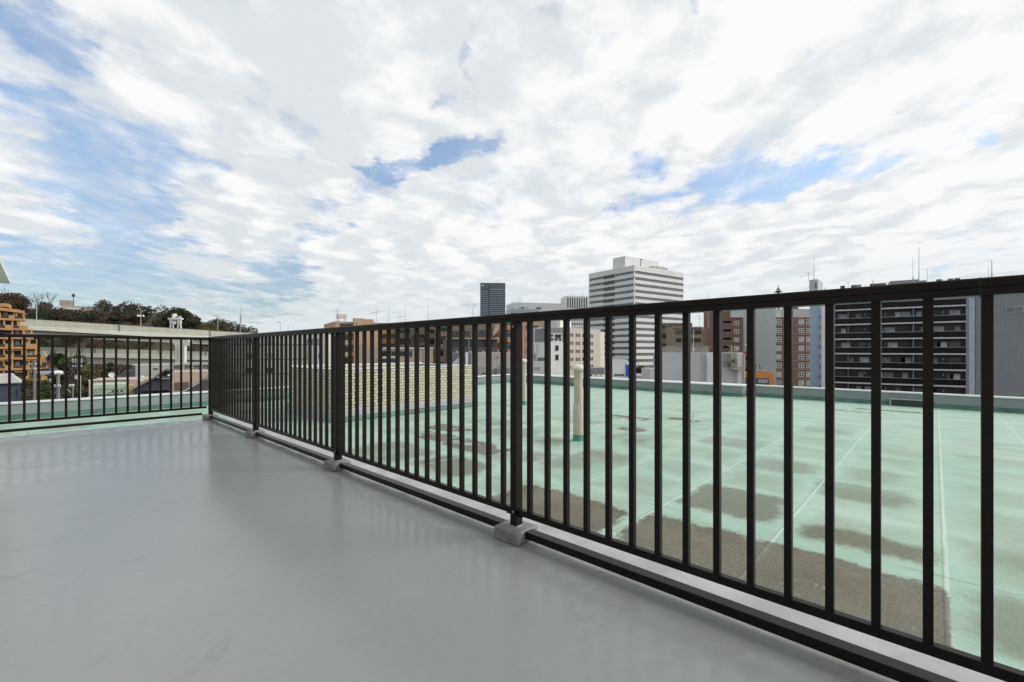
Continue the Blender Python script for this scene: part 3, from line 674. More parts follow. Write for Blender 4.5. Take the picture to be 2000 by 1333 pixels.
bd = Bd('pale_blue_slab', 'plain pale blue wall slab between the orange flats and the white building', 'building', None, 1050, 1066, 75, 20, 640, mat('pale_blue_wall', (.50, .54, .58), .6, .04, .5), V=5)

# ---- orange tan flats behind the post
tan = panelled('tan_tiles', (.40, .235, .135), .30, .10, .75, .6, .01, .08, .5)
bd = Bd('orange_flats', 'orange tan apartment block with an outside stair behind the second railing post', 'building', None, 985, 1072, 112, 30, 624, tan, V=9)
zz = [bd.zt-2.6-3.0*k for k in range(5)]
bd.windows('R', [bd.uR(1027), bd.uR(1041), bd.uR(1047)], zz, .9, 1.3, darkgrey, glass)
bd.balconies('R', .3, bd.uR(998), zz, 1.1, MATS['tan_tiles'])
st = MB()
for k in range(5):
    z_ = bd.zt-2-3*k
    for j in range(8):
        bd.fb(st, 'R', bd.uR(1043)+j*.25, bd.uR(1043)+j*.25+.26, .1, 1.1, z_-3+j*.36, z_-2.9+j*.36)
    bd.fb(st, 'R', bd.uR(1043), bd.uR(1043)+2.1, 1.08, 1.14, z_-1.5, z_-1.42)
bd.p('stair', st, mat('stair_pink', (.48, .36, .29), .6))

# ---- brown apartments (group in the middle)
brn = panelled('brown_tiles', (.135, .10, .082), .30, .10, .75, .6, .01, .08, .5)
brn2 = panelled('mid_brown_tiles', (.20, .145, .11), .30, .10, .75, .6, .01, .08, .5)
bd = Bd('dark_brown_flats', 'dark brown apartment block with arched balcony fronts behind the tiled box', 'building', None, 770, 858, 118, 14, 639, brn, V=12)
zz = [bd.zt-2.9-2.95*k for k in range(5)]
bd.balconies('R', .4, bd.uR(803), zz, 1.25, brn, 1.1, glass_black)
bd.balconies('R', bd.uR(836), bd.U-.4, zz, 1.25, brn, 1.3, glass_black)
aw = MB()
for z_ in zz:
    for (a_, b_) in ((bd.uR(811), bd.uR(833)),):
        aw = MB(); n_ = 10; poly = [(bd.o[0]+a_, z_+.9)]+[(bd.o[0]+a_+(b_-a_)*k/n_, z_+.9+.9*sqrt(max(0, 1-(1-k/n_)**2))) for k in range(n_+1)]+[(bd.o[0]+b_, z_+.9)]
        aw.prism(poly, 'y', bd.o[1]-1.2, bd.o[1]-.05); bd.p('balcony_arch', aw, brn)
bd.rod(0, 595, bd.uR(792), 2, r=.05); bd.rod(0, 588, bd.uR(837), 2, r=.06)
bd.p('tv_aerial', MB().tube((bd.o[0]+1.5, bd.o[1]+2, bd.zt), (bd.o[0]+1.5, bd.o[1]+2, bd.zt+3.2), .05, n=5).tube((bd.o[0]+.6, bd.o[1]+2, bd.zt+2.9), (bd.o[0]+2.6, bd.o[1]+2, bd.zt+2.9), .05, n=5), steel)
bd = Bd('brown_stair_flats', 'brown apartment block with a pinkish outside stair, left of the dark tower', 'building', None, 858, 962, 105, 16, 634, brn2, V=11)
zz = [bd.zt-2.7-2.9*k for k in range(4)]
bd.windows('R', [bd.uR(884), bd.uR(908)], zz, 1.2, 1.2, darkgrey, [glass, glass_black])
bd.windows('R', [bd.uR(936)], zz, 1.5, 1.5, darkgrey, [glass, glass_soft])
bd.balconies('R', .2, bd.uR(874), zz, 1.0, brn2, 1.0, glass_black)
st = MB()
for k in range(3):
    z_ = bd.zt-2.4-2.9*k
    st.prism([(bd.o[0]+bd.uR(961), z_-.3), (bd.o[0]+bd.uR(961), z_+.9), (bd.o[0]+bd.uR(966), z_+2.4), (bd.o[0]+bd.uR(972), z_+2.4), (bd.o[0]+bd.uR(972), z_+1.3)], 'y', bd.o[1]-1.3, bd.o[1]-1.2)
bd.p('stair', st, MATS['stair_pink'])
bd.p('pilaster', bd.fb(MB(), 'R', bd.uR(899), bd.uR(905), .02, .9, bd.zt-16, bd.zt-1.2), brn)
bd.rod(0, 597, bd.uR(928), 3, r=.07)
bd = Bd('plum_lower_flats', 'lower plum brown apartment wing with long balconies above the grey shed', 'building', None, 872, 972, 84, 14, 663, panelled('plum_tiles', (.115, .085, .08), .30, .10, .75, .6, .01, .08, .5), V=7)
zz = [bd.zt-2.6-2.8*k for k in range(3)]
bd.balconies('R', .3, bd.U-.3, zz, 1.1, MATS['plum_tiles'], 1.1, glass)
bd.p('roof_edge', bd.fb(MB(), 'R', -.1, bd.U+.1, -.3, 1.2, bd.zt+.001, bd.zt+.22), mat('roof_edge_pale', (.38, .31, .26), .6))
bd.p('lamp_pole', MB().tube((bd.o[0]+4, bd.o[1]-1.4, bd.zt-6), (bd.o[0]+4, bd.o[1]-1.4, bd.zt+.1), .05, n=6), steel)

# ---- grey shed and beige wall behind the tiled box
bd = Bd('grey_metal_shed', 'blue grey metal clad shed with a white edge strip behind the tiled box', 'building', None, 886, 951, 46, 10, 689, mat('shed_blue', (.145, .155, .19), .5, .06, 1), V=5)
bd.panel('edge_strip', 'R', bd.uR(909), bd.uR(914), bd.zt-2.2, bd.zt+.02, white, d1=.15)
bd.p('slanted_wing', MB().prism([(bd.o[0]+bd.uR(882), bd.z(716)), (bd.o[0]+bd.uR(884), bd.z(709)), (bd.o[0]+bd.uR(897), bd.z(697)), (bd.o[0]+bd.uR(903), bd.z(697)), (bd.o[0]+bd.uR(903), bd.z(716))], 'y', bd.o[1]-1.2, bd.o[1]-.16), mat('wing_pale', (.50, .53, .58), .5))
bl_ = MB()
for px in (893, 919, 944): bl_.tube((bd.o[0]+bd.uR(px), bd.o[1]+.2, bd.zt), (bd.o[0]+bd.uR(px), bd.o[1]+.2, bd.zt+.14), .06, .09, n=8)
bd.p('roof_vent', bl_, white)
bd = Bd('beige_low_block', 'plain beige rendered block with rooftop units just beyond the parapet corner', 'building', None, 934, 1003, 36, 14, 689, mat('beige_render', (.40, .375, .335), .7, .06, .8, streak=.12), V=4)
bd.p('parapet', bd.fb(MB(), 'R', -.02, bd.uR(949), .01, .25, bd.z(736), bd.z(716)), mat('taupe', (.33, .315, .28), .7))
bd.p('roof_unit', bd.fb(MB(), 'R', bd.uR(966), bd.uR(990), .02, .9, bd.z(731), bd.z(720)), mat('unit_grey', (.20, .20, .215), .5))
bd.p('roof_unit', bd.fb(MB(), 'R', bd.uR(979), bd.uR(995), .05, .6, bd.z(719.8), bd.z(714)), steel)
bd.p('wall_lamp', bd.fb(MB(), 'R', bd.uR(971), bd.uR(973), .01, .2, bd.z(699), bd.z(697)), darkgrey)
bd.p('pipe_bracket', bd.fb(MB(), 'R', bd.uR(940), bd.uR(948), .26, .30, bd.z(729.5), bd.z(728.3)), darkgrey)

# ---- beige panelled low building in the middle
bd = Bd('beige_panel_building', 'low beige panel clad building with a white roof edge behind the tiled box', 'building', None, 700, 846, 72, 12, 679, panelled('beige_clad', (.45, .37, .295), .9, 1.35, .8, .6, .012, .03), V=8)
bd.p('roof_edge', bd.fb(MB(), 'R', bd.uR(748), bd.U+.05, -.2, .12, bd.zt-.25, bd.zt+.02), mat('edge_pinkish', (.62, .55, .51), .5))
bd.windows('R', [bd.uR(764), bd.uR(781)], [bd.z(696)], .85, .8, darkgrey, glass)
bd.panel('recess', 'R', bd.uR(746), bd.uR(756), bd.z(697), bd.z(686), glass_black)
bd.panel('awning_band', 'R', bd.uR(745), bd.uR(775), bd.z(700), bd.z(697), white, d1=.5)
bd.panel('loggia', 'R', bd.uR(745), bd.uR(773), bd.z(712), bd.z(703), darkgrey)
bd.windows('R', [bd.uR(800)], [bd.z(697)], .4, .9, darkgrey, glass)
dp = MB().tube((bd.o[0]+bd.uR(829), bd.o[1]-.06, bd.zt-4), (bd.o[0]+bd.uR(829), bd.o[1]-.06, bd.zt), .05, n=6)
bd.p('drainpipe', dp, MATS['edge_pinkish'])

# ---- tan flats with water tank (left of centre)
tan2 = mat('tan_render', (.44, .31, .205), .7, .08, .5, streak=.12)
bd = Bd('tan_flats', 'tan apartment block with a roof railing tank and recessed balconies near the third post', 'building', 633, 655, 738, 110, 32, 628, tan2, par=.5)
bd.windows('L', [bd.V*.25, bd.V*.6], [bd.zt-2.2-2.9*k for k in range(4)], .9, 1.0, darkgrey, glass)
zz = [bd.zt-2.75-2.9*k for k in range(5)]
bd.balconies('R', .9, bd.uR(689), zz, 1.0, tan2, 1.0, glass)
bd.panel('stair_wall', 'R', bd.uR(689), bd.uR(708), bd.zt-14, bd.z(621), tan2, d1=1.3)
bd.p('roof_room', bd.box(MB(), bd.uR(706), bd.uR(732), 1, 5, bd.zt-.5, bd.z(621)), tan2)
bd.p('downpipe', MB().tube((bd.o[0]+bd.uR(695), bd.o[1]-1.4, bd.zt-14), (bd.o[0]+bd.uR(695), bd.o[1]-1.4, bd.zt), .07, n=6), mat('pipe_tan', (.55, .40, .27), .5))
tk = MB()
for x_ in (1.2, 2.8):
    for y_ in (2, 3.5): tk.tube((bd.o[0]+x_, bd.o[1]+y_, bd.zt-.5), (bd.o[0]+x_, bd.o[1]+y_, bd.zt+1.3), .06, n=5)
bd.p('tank_stand', tk, steel)
bd.p('water_tank', bd.box(MB(), 1.0, 3.0, 1.8, 3.7, bd.zt+1.0, bd.zt+2.0), mat('tank_pale', (.55, .52, .48), .5))
bd.rod(0, 600, 1.0, 2.2, r=.07); bd.p('tv_aerial', MB().tube((bd.o[0]+.4, bd.o[1]+1, bd.zt), (bd.o[0]+.4, bd.o[1]+1, bd.zt+2.9), .05, n=5).tube((bd.o[0]-.6, bd.o[1]+1, bd.zt+2.7), (bd.o[0]+1.3, bd.o[1]+1, bd.zt+2.6), .04, n=5), steel)
bd.p('satellite_dish', MB().lathe(bd.o[0]+bd.uR(707), bd.o[1]-1.35, [(.02, bd.z(675)), (.3, bd.z(675)+.12), (.38, bd.z(675)+.22)], 14), white, smooth=True)
orange = mat('orange_balcony', (.50, .27, .12), .65, .07, .6, streak=.08)
bd = Bd('orange_balcony_flats', 'apartment block with bright orange balcony fronts right of the tan flats', 'building', None, 727, 802, 122, 14, 631, panelled('umber_tiles', (.23, .155, .11), .3, .1, .75, .6, .01, .08, .5), V=10)
zz = [bd.zt-2.9-2.6*k for k in range(5)]
bd.balconies('R', bd.uR(729), bd.uR(746), zz, 1.15, mat('pink_balcony', (.42, .27, .20), .65), 1.2, glass)
bd.balconies('R', bd.uR(747), bd.uR(771), zz, 1.15, orange, 1.2, glass)
bd.balconies('R', bd.uR(772), bd.U-.2, zz, 1.15, orange, 1.2, glass_black)
bd.rod(0, 598, bd.uR(759), 2, r=.06)
bd.p('tv_aerial', MB().tube((bd.o[0]+1, bd.o[1]+1, bd.zt), (bd.o[0]+1, bd.o[1]+1, bd.zt+4), .06, n=5).tube((bd.o[0]-.8, bd.o[1]+1, bd.zt+2.6), (bd.o[0]+2, bd.o[1]+1, bd.zt+3.2), .06, n=5), steel)

# ---- cream block behind the dense part of the railing
bd = Bd('cream_long_building', 'cream long building with storey lines glimpsed between the far balusters', 'building', None, 440, 640, 88, 10, 652, mat('cream_long', (.60, .58, .50), .6, .06, .4, streak=.12), V=8)
bd.bands('R', 1, bd.U-1, [bd.zt-2.2-2.9*k for k in range(4)], .12, darkgrey, .05, 'storey_line')
bd.windows('R', [bd.uR(600), bd.uR(610), bd.uR(618), bd.uR(480), bd.uR(520)], [bd.zt-2.0-2.9*k for k in range(3)], 1.2, 1.1, mat('frame_blue', (.3, .33, .38), .5), [glass_soft, glass])
bd.panel('blue_panel', 'R', bd.uR(602), bd.uR(622), bd.zt-6.3, bd.zt-2.4, MATS['pale_blue_wall'], d1=.3)
bd.p('roof_vent', MB().tube((bd.o[0]+bd.uR(545), bd.o[1]+2, bd.zt), (bd.o[0]+bd.uR(545), bd.o[1]+2, bd.zt+.1), .1, n=6), steel)

# ---- low white box with blue panel and elevated link under the tower
bd = Bd('white_shop_box', 'small white flat roofed box with a blue side panel below the white tower', 'building', None, 1196, 1226, 70, 12, 703.5, mat('shop_white', (.66, .68, .70), .5, .03, .8), V=3, zb=WZ(760, 70))
bd.panel('blue_panel', 'R', bd.uR(1222), bd.uR(1228), bd.z(736), bd.z(713), mat('blue_sign', (.03, .07, .42), .4), d1=.08)
bd.panel('white_panel', 'R', bd.uR(1223), bd.uR(1228), bd.z(713), bd.z(706), white, d1=.08)
mk = MB()
for k, (a_, b_, z_) in enumerate(((1200, 1203, 0), (1203.6, 1205, .3), (1206, 1208.4, 0), (1209.5, 1212.5, .1), (1213, 1214, .2), (1215, 1219, 0))):
    bd.fb(mk, 'R', bd.uR(a_), bd.uR(b_), .01, .05, bd.z(735), bd.z(731)-.0*z_-.06*z_)
bd.p('lettering', mk, darkgrey)
lm_ = MB()
for k in range(3): lm_.tube((bd.o[0]+.4+k*.75, bd.o[1]-.4, bd.zt+.02), (bd.o[0]+.3+k*.75, bd.o[1]+.1, bd.zt+.18), .05, n=6)
bd.p('roof_lamp', lm_, steel)
bd = Bd('elevated_walkway', 'grey elevated walkway with dark trusses at the foot of the beige office', 'walkway', None, 1150, 1200, 80, 8, 719, mat('walk_grey', (.20, .215, .235), .6), V=3, zb=WZ(732, 80))
tr = MB()
for k in range(5):
    x_ = bd.o[0]+k*.9; tr.tube((x_, bd.o[1]-.05, bd.zb-1.2), (x_+.45, bd.o[1]-.05, bd.zb), .05, n=5).tube((x_+.45, bd.o[1]-.05, bd.zb), (x_+.9, bd.o[1]-.05, bd.zb-1.2), .05, n=5)
bd.p('truss', tr, darkgrey)
bd.p('support_leg', bd.box(MB(), .3, .7, .5, 1, GZ, bd.zb-.001).box(MB(), 0, 0, 0, 0, 0, 0) if False else bd.box(MB(), .3, .7, .5, 1, GZ, bd.zb-.001), darkgrey)
bd.p('support_leg', bd.box(MB(), 3.6, 4.0, .5, 1, GZ, bd.zb-.001), darkgrey)
bd = Bd('walkway_roof', 'curved grey canopy roof below the white tower beside the light grey block', 'canopy', None, 1240, 1285, 75, 6, 734, mat('canopy_grey', (.33, .34, .35), .5), V=5, zb=WZ(742, 75))
bd.p('support_leg', bd.box(MB(), 1, 1.3, 1, 1.3, GZ, bd.zb-.001), darkgrey)

# ---- brown flats right of the tower
bd = Bd('long_brown_flats', 'brown apartment block with lamp lit walkways below the right side of the white tower', 'building', None, 1291, 1352, 128, 4, 631, brn2, V=4)
zz = [bd.zt-2.9-2.9*k for k in range(4)]
bd.balconies('R', .2, bd.U-.2, zz, 1.2, brn2, 1.2, glass_black)
lm_ = MB()
for z_ in zz:
    for px in (1303, 1331): bd.fb(lm_, 'R', bd.uR(px), bd.uR(px)+.25, 1.0, 1.18, z_+1.9, z_+2.1)
bd.p('ceiling_lamp', lm_, white)
bd = Bd('olive_brown_flats', 'olive brown apartment block with wide windows and a dark side, above the light grey block', 'building', None, 1314, 1372, 104, 2, 638.5, mat('olive_brown', (.24, .19, .135), .7, .06, .5, streak=.1), V=4)
zz = [bd.zt-2.0-1.87*k*1.0 for k in range(3)]
bd.windows('R', [bd.uR(1320), bd.uR(1333.5), bd.uR(1350), bd.uR(1358)], [bd.zt-1.75-1.86*k for k in range(3)], 1.35, .95, darkgrey, [glass, glass_black])
bd.bands('R', -.1, bd.U+.1, [bd.zt-.25], .25, mat('olive_pale', (.33, .275, .20), .7), .3, 'roof_edge')
bd.p('shaded_wing', bd.box(MB(), bd.U+.01, bd.uR(1386), 1.0, 4, GZ, bd.zt-.3), brn2)
bd.p('roof_room', bd.box(MB(), .4, 4.8, 3, 6, bd.zt, bd.z(632)), MATS['plum_tiles'])
bd.p('tv_aerial', MB().tube((bd.o[0]+bd.uR(1370), bd.o[1]+1, bd.zt), (bd.o[0]+bd.uR(1370), bd.o[1]+1, bd.zt+3.0), .04, n=5).tube((bd.o[0]+bd.uR(1367), bd.o[1]+1, bd.zt+2.6), (bd.o[0]+bd.uR(1373), bd.o[1]+1, bd.zt+2.6), .035, n=5).tube((bd.o[0]+bd.uR(1366), bd.o[1]+1, bd.zt+1.9), (bd.o[0]+bd.uR(1375), bd.o[1]+1, bd.zt+1.9), .035, n=5), steel)
bd.rod(0, 569, bd.uR(1399), 4, r=.05)

# ---- red brick flats and hotel
brick = panelled('red_brick', (.215, .125, .092), .9, .42, .62, .65, .05, .06)
bd = Bd('red_brick_flats', 'red brown brick apartment block with white cross windows and dark recesses, beside the green slab', 'building', None, 1384, 1452, 125, 2, 604, brick, V=3)
zz = [bd.z(634)-2.33*k*1.0 for k in range(6)]
bd.panel('blue_cladding', 'R', bd.uR(1426), bd.U+.02, bd.z(620.5), bd.zt+.3, MATS['pale_blue_wall'], d1=.25)
bd.windows('R', [bd.uR(1434)], [bd.z(635.5)-2.33*k for k in range(7)], 1.35, 1.15, white, [glass, glass_soft], cross=True, fw=.12)
for k in range(6):
    o = bd.panel('recess', 'R', bd.uR(1412.5), bd.uR(1428), bd.z(634)-2.33*k, bd.z(627)-2.33*k, glass_black)
    bd.panel('handrail', 'R', bd.uR(1412.5), bd.uR(1428), bd.z(633.5)-2.33*k, bd.z(632.5)-2.33*k, MATS['stair_pink'], d0=.06, d1=.10, parent=o)
bd = Bd('red_brick_hotel', 'red brown brick block with white four pane windows, left of the light blue building', 'building', None, 1508, 1590, 160, 2, 620, brick, V=8)
us = [bd.uR(1516), bd.uR(1560), bd.uR(1575)]
dz_ = 17.05*160/FPX
bd.windows('R', us, [bd.z(634)-dz_*k for k in range(8)], 1.85, 1.75, white, [glass, glass_soft, glass], cross=True, fw=.16)
bd.bands('R', .05, bd.U, [bd.z(637.5)-dz_*k for k in range(8)], .28, mat('brick_pale', (.33, .21, .16), .6), .12, 'string_course')
bd.p('roof_storey', bd.box(MB(), 4.2, bd.U, 1.2, 10, bd.zt+.002, bd.z(603)), mat('roof_storey_grey', (.47, .47, .45), .6))
bd.p('roof_unit', bd.box(MB(), 1.6, 3.9, 1, 4, bd.zt+.002, bd.z(608)), offwhite)
fr = MB()
for k in range(9): bd.box(fr, 5.5+k*.6, 5.9+k*.6, 1.5, 2.5, bd.z(602.9), bd.z(600)+.2*(k % 2))
bd.p('roof_louvre', fr, darkgrey)

# ---- pale green grey slab
bd = Bd('pale_green_slab', 'plain windowless pale grey green slab wall between the two red brick blocks', 'building', None, 1449, 1515.5, 135, 2, 600, panelled('slab_green', (.465, .505, .48), 3.2, 2.9, .93, .7, .01, .015), V=3)
bd.p('wall_lamp', MB().tube((bd.o[0]+bd.uR(1456), bd.o[1]-.1, bd.z(678)), (bd.o[0]+bd.uR(1456), bd.o[1]-.6, bd.z(675)), .14, .3, n=8), white)

# ---- orange shop and red wall
bd = Bd('orange_shop', 'low orange fronted shop with a dark window strip below the pale green slab', 'shop', None, 1451, 1512, 66, 0, 728.5, mat('orange_front', (.58, .22, .05), .5, .08, 1.5), V=3)
bd.panel('window', 'R', bd.uR(1451.5), bd.uR(1502), bd.z(752), bd.z(738.5), mat('shop_dark', (.10, .09, .085), .4), d1=.05)
bd.panel('blind', 'R', bd.uR(1481), bd.uR(1499), bd.z(748), bd.z(741), glass_soft, d0=.051, d1=.07)
bd.p('roof_ledge', bd.box(MB(), bd.uR(1480), bd.U-.2, .6, 2.5, bd.zt+.002, bd.z(724.5)), mat('ledge_taupe', (.26, .25, .235), .6))
fr = MB(); a_, b_ = bd.o[0]+bd.uR(1479), bd.o[0]+bd.uR(1486)
for x_ in (a_, b_): fr.tube((x_, bd.o[1]+.4, bd.zt), (x_, bd.o[1]+.4, bd.z(712)), .03, n=5)
fr.tube((a_, bd.o[1]+.4, bd.z(712)), (b_, bd.o[1]+.4, bd.z(712)), .03, n=5).tube((b_, bd.o[1]+.4, bd.z(712)), (bd.o[0]+bd.uR(1492), bd.o[1]+.4, bd.zt), .03, n=5)
bd.p('roof_frame', fr, darkgrey)
bd = Bd('red_wall_house', 'narrow dark red rendered wall squeezed beside the light grey block', 'building', None, 1447, 1461, 72, 2, 687, mat('red_render', (.27, .085, .075), .7, .1, .8), V=1.5)
bd.panel('window', 'R', bd.uR(1456), bd.uR(1459), bd.z(702), bd.z(698), glass_black); bd.panel('window', 'R', bd.uR(1456), bd.uR(1459), bd.z(724), bd.z(720), glass_black)

# ---- light grey block with the spiral stair
lgrey = panelled('light_grey_clad', (.50, .505, .53), 2.6, 30, .88, .5, .01, .01)
bd = Bd('light_grey_block', 'wide light grey clad block with a spiral stair, just beyond the parapet', 'building', None, 1290, 1451, 52, 2, 689, lgrey, V=2.5)
bd.panel('pilaster', 'R', bd.uR(1371), bd.uR(1373), bd.zt-5, bd.zt-.01, mat('pilaster_grey', (.42, .43, .46), .5), d1=.15)
bd.panel('white_bay', 'R', bd.uR(1378.5), bd.uR(1396), bd.zt-5, bd.zt-.02, mat('bay_white', (.66, .66, .65), .5), d1=.35)
bd.p('roof_rail', bd.box(MB(), .3, bd.uR(1394), .4, .46, bd.zt+.70, bd.zt+.74).box(0, 0, 0, 0, 0, 0) if False else bd.box(MB(), bd.uR(1292), bd.uR(1394), .4, .45, bd.zt+.68, bd.zt+.73), steel)
bd.p('roof_screen', bd.box(MB(), bd.uR(1292), bd.uR(1394), 1.2, 1.3, bd.zt, bd.zt+.62), mat('screen_brown', (.26, .225, .20), .6))
bd.panel('stair_recess', 'R', bd.uR(1411), bd.uR(1437), bd.z(718), bd.z(690), mat('recess_taupe', (.30, .29, .275), .7), d1=.03)
bd.panel('door', 'R', bd.uR(1425), bd.uR(1433), bd.z(716), bd.z(703), darkgrey, d0=.031, d1=.06)
bd.panel('stair_landing', 'R', bd.uR(1424), bd.uR(1441), bd.z(722), bd.z(716), concrete, d1=1.1)
cx_, cy_ = bd.o[0]+bd.uR(1422), bd.o[1]-.75
sp = MB(); zb_, zt_ = bd.z(716), bd.z(675)
sp.tube((cx_, cy_, zb_), (cx_, cy_, zt_), .05, n=8)
nst = 22
for k in range(nst):
    a_ = -1.2+k*.42; z_ = zb_+(zt_-.9-zb_)*k/nst
    p0 = (cx_, cy_); p1 = (cx_+.62*cos(a_), cy_+.62*sin(a_)); p2 = (cx_+.62*cos(a_+.46), cy_+.62*sin(a_+.46))
    sp.prism([p0, p1, p2], 'z', z_, z_+.04)
spo = bd.p('spiral_stair', sp, mat('stair_beige', (.40, .36, .29), .6))
hr = MB()
for k in range(nst):
    a0, a1 = -1.2+k*.42, -1.2+(k+1)*.42; z0_, z1_ = (zb_+(zt_-.9-zb_)*(k+j)/nst for j in (0, 1))
    hr.tube((cx_+.62*cos(a0), cy_+.62*sin(a0), z0_+.85), (cx_+.62*cos(a1), cy_+.62*sin(a1), z1_+.85), .022, n=5, cap=False)
    hr.tube((cx_+.62*cos(a0), cy_+.62*sin(a0), z0_), (cx_+.62*cos(a0), cy_+.62*sin(a0), z0_+.85), .014, n=4, cap=False)
bd.p('handrail', hr, MATS['stair_beige'], parent=spo)
bd.p('wall_spout', MB().tube((bd.o[0]+bd.uR(1366), bd.o[1]-.02, bd.z(745)), (bd.o[0]+bd.uR(1366), bd.o[1]-.2, bd.z(746)), .07, n=8), steel)
bd.panel('end_bay', 'R', bd.uR(1437), bd.U+.01, bd.zt-6, bd.z(692), mat('bay_pale', (.60, .60, .59), .5), d1=.4)
dp = MB()
for px in (1446.5, 1448.5): dp.tube((bd.o[0]+bd.uR(px), bd.o[1]-.46, bd.zt-6), (bd.o[0]+bd.uR(px), bd.o[1]-.46, bd.zt-.2), .035, n=6)
bd.p('drainpipe', dp, steel)
bd.p('roof_lamp', MB().tube((bd.o[0]+bd.uR(1358), bd.o[1]+.5, bd.zt), (bd.o[0]+bd.uR(1358), bd.o[1]+.5, bd.z(645)), .025, n=6).tube((bd.o[0]+bd.uR(1358), bd.o[1]+.5, bd.z(684)), (bd.o[0]+bd.uR(1358), bd.o[1]+.5, bd.z(678)), .09, .06, n=8), white)
bd = Bd('grey_roof_hut', 'small grey hut at the left end of the light grey block', 'hut', None, 1269, 1283, 50, 10, 720, lgrey, V=2)

# ---- light blue building
lbl = panelled('light_blue_render', (.37, .47, .60), 2.4, 3.0, .94, .6, .012, .015)
bd = Bd('light_blue_building', 'slim light blue building with a shaded grey flank and a rooftop box carrying aerials', 'building', 1581.5, 1604, 1613, 118, 47, 570, lbl)
bd.p('side_shade', bd.box(MB(), .02, bd.U+.05, -.06, -.002, GZ, bd.zt-.02), mat('flank_shade_grey', (.29, .29, .33), .6, .05, .5))  # shade of the right face put on as a grey sheet
zz = [bd.z(624)-2.6*k for k in range(8)]
bd.windows('L', [bd.V*.06], zz, .30, 1.1, MATS['flank_shade_grey'], glass)
bd.windows('R', [bd.U*.35], zz, .5, 1.2, MATS['flank_shade_grey'], glass_black)
bd.panel('rib', 'L', bd.V*.33, bd.V*.36, GZ, bd.zt-.3, mat('rib_blue', (.45, .55, .66), .6), d1=.25)
bd.p('roof_storey', bd.box(MB(), -1.0, bd.U-.5, .6, bd.V-.05, bd.zt+.002, bd.z(546)), mat('roof_box_blue', (.46, .50, .53), .6))
bd.p('vent_louvre', bd.fb(MB(), 'L', .9, 1.15, 1.001, 1.06, bd.z(563), bd.z(553)), darkgrey)
bd.rod(0, 500, 0, 1.6, base=bd.z(546), r=.07)
bd.p('tv_aerial', MB().tube((bd.o[0]+1, bd.o[1]+3.0, bd.z(546)), (bd.o[0]+1, bd.o[1]+3.0, bd.z(528)), .05, n=5).tube((bd.o[0]+1, bd.o[1]+1.8, bd.z(533)), (bd.o[0]+1, bd.o[1]+5.2, bd.z(536)), .045, n=5).tube((bd.o[0]+1, bd.o[1]+2.2, bd.z(530)), (bd.o[0]+1, bd.o[1]+3.9, bd.z(529.5)), .04, n=5), steel)
fr = MB()
for k in range(4): fr.tube((bd.o[0]+bd.U+.2+k*.5, bd.o[1]+.3, bd.zt), (bd.o[0]+bd.U+.2+k*.5, bd.o[1]+.3, bd.z(556)), .03, n=4)
bd.p('roof_rail', fr, steel)

# ---- broadcast mast far behind
bm_x, bm_d = WX(1520, 420), 420
mm = MB().tube((bm_x, bm_d, GZ), (bm_x, bm_d, WZ(572, bm_d)), 1.4, .9, n=8).tube((bm_x, bm_d, WZ(572, bm_d)), (bm_x, bm_d, WZ(558, bm_d)), .5, .35, n=6)
for k, (yy, rr) in enumerate(((571.5, 3.1), (569.5, 2.2), (567, 1.7), (564.5, 1.2))):
    mm.tube((bm_x, bm_d, WZ(yy, bm_d)), (bm_x, bm_d, WZ(yy, bm_d)+.5), rr, rr*1.1, n=14)
single('broadcast_mast', mm, mat('mast_grey', (.16, .18, .19), .6), 'distant grey mast with stacked ring platforms peeking over the long railing', 'mast', (bm_x, bm_d, GZ))

# ---- dark balcony apartment on the right
dkm = mat('dark_facade', (.020, .018, .020), .45, .15, .5)
bd = Bd('dark_balcony_apartment', 'large dark apartment block with long glass balconies and white slab edges at the right', 'building', 1624, 1884, None, 84, 54.5, 572, dkm, U=10)
flz = 3.0; zsl = [bd.z(596.5, 'L', 0)-flz*k for k in range(-1, 8)]
V = bd.V; slabm = mat('slab_edge_white', (.53, .53, .52), .5, .05, 1); gla = mat('balcony_glass', (.010, .009, .012), .25, .3, .6, spec=.15)
cur = [mat('curtain_pale', (.44, .47, .46), .6, .25, 1.2), mat('curtain_blue', (.28, .34, .39), .5, .25, 1.2), mat('curtain_grey', (.16, .17, .17), .5, .3, 1.2), glass]
k2 = bd.uL(1805)
segs = ((0.15, bd.uL(1822)), (bd.uL(1817), bd.uL(1719)), (bd.uL(1714), V))
slab_me = bd.fb(MB(), 'L', 0.05, V, .002, 1.65, zsl[0]-.25, zsl[0]).mesh('balcony_slab', slabm, bd.o)
rail_me = bd.fb(MB(), 'L', 0.05, V, 1.58, 1.61, zsl[0]+.08, zsl[0]+1.12).mesh('balcony_glass', gla, bd.o)
hand_me = bd.fb(MB(), 'L', 0.05, V, 1.555, 1.625, zsl[0]+1.121, zsl[0]+1.18).mesh('handrail', steel, bd.o)
wm = [bd.fb(MB(), 'L', 0, w_, .001, .05, zsl[0]+.05, zsl[0]+2.15).mesh('window', c_, bd.o) for w_ in (.8, 1.5) for c_ in cur]
acm = bd.fb(MB(), 'L', 0, .75, .5, .8, zsl[0]+.02, zsl[0]+.6).mesh('air_conditioner', MATS['ac_white'], bd.o)
lampm = bd.fb(MB(), 'L', 0, .09, .002, .1, zsl[0]+1.75, zsl[0]+2.0).mesh('wall_lamp', white, bd.o)
parts_m = bd.fb(MB(), 'L', 0, .05, .05, 1.5, zsl[0]+.002, zsl[0]+2.78).mesh('balcony_divider', mat('divider_grey', (.40, .40, .41), .5), bd.o)
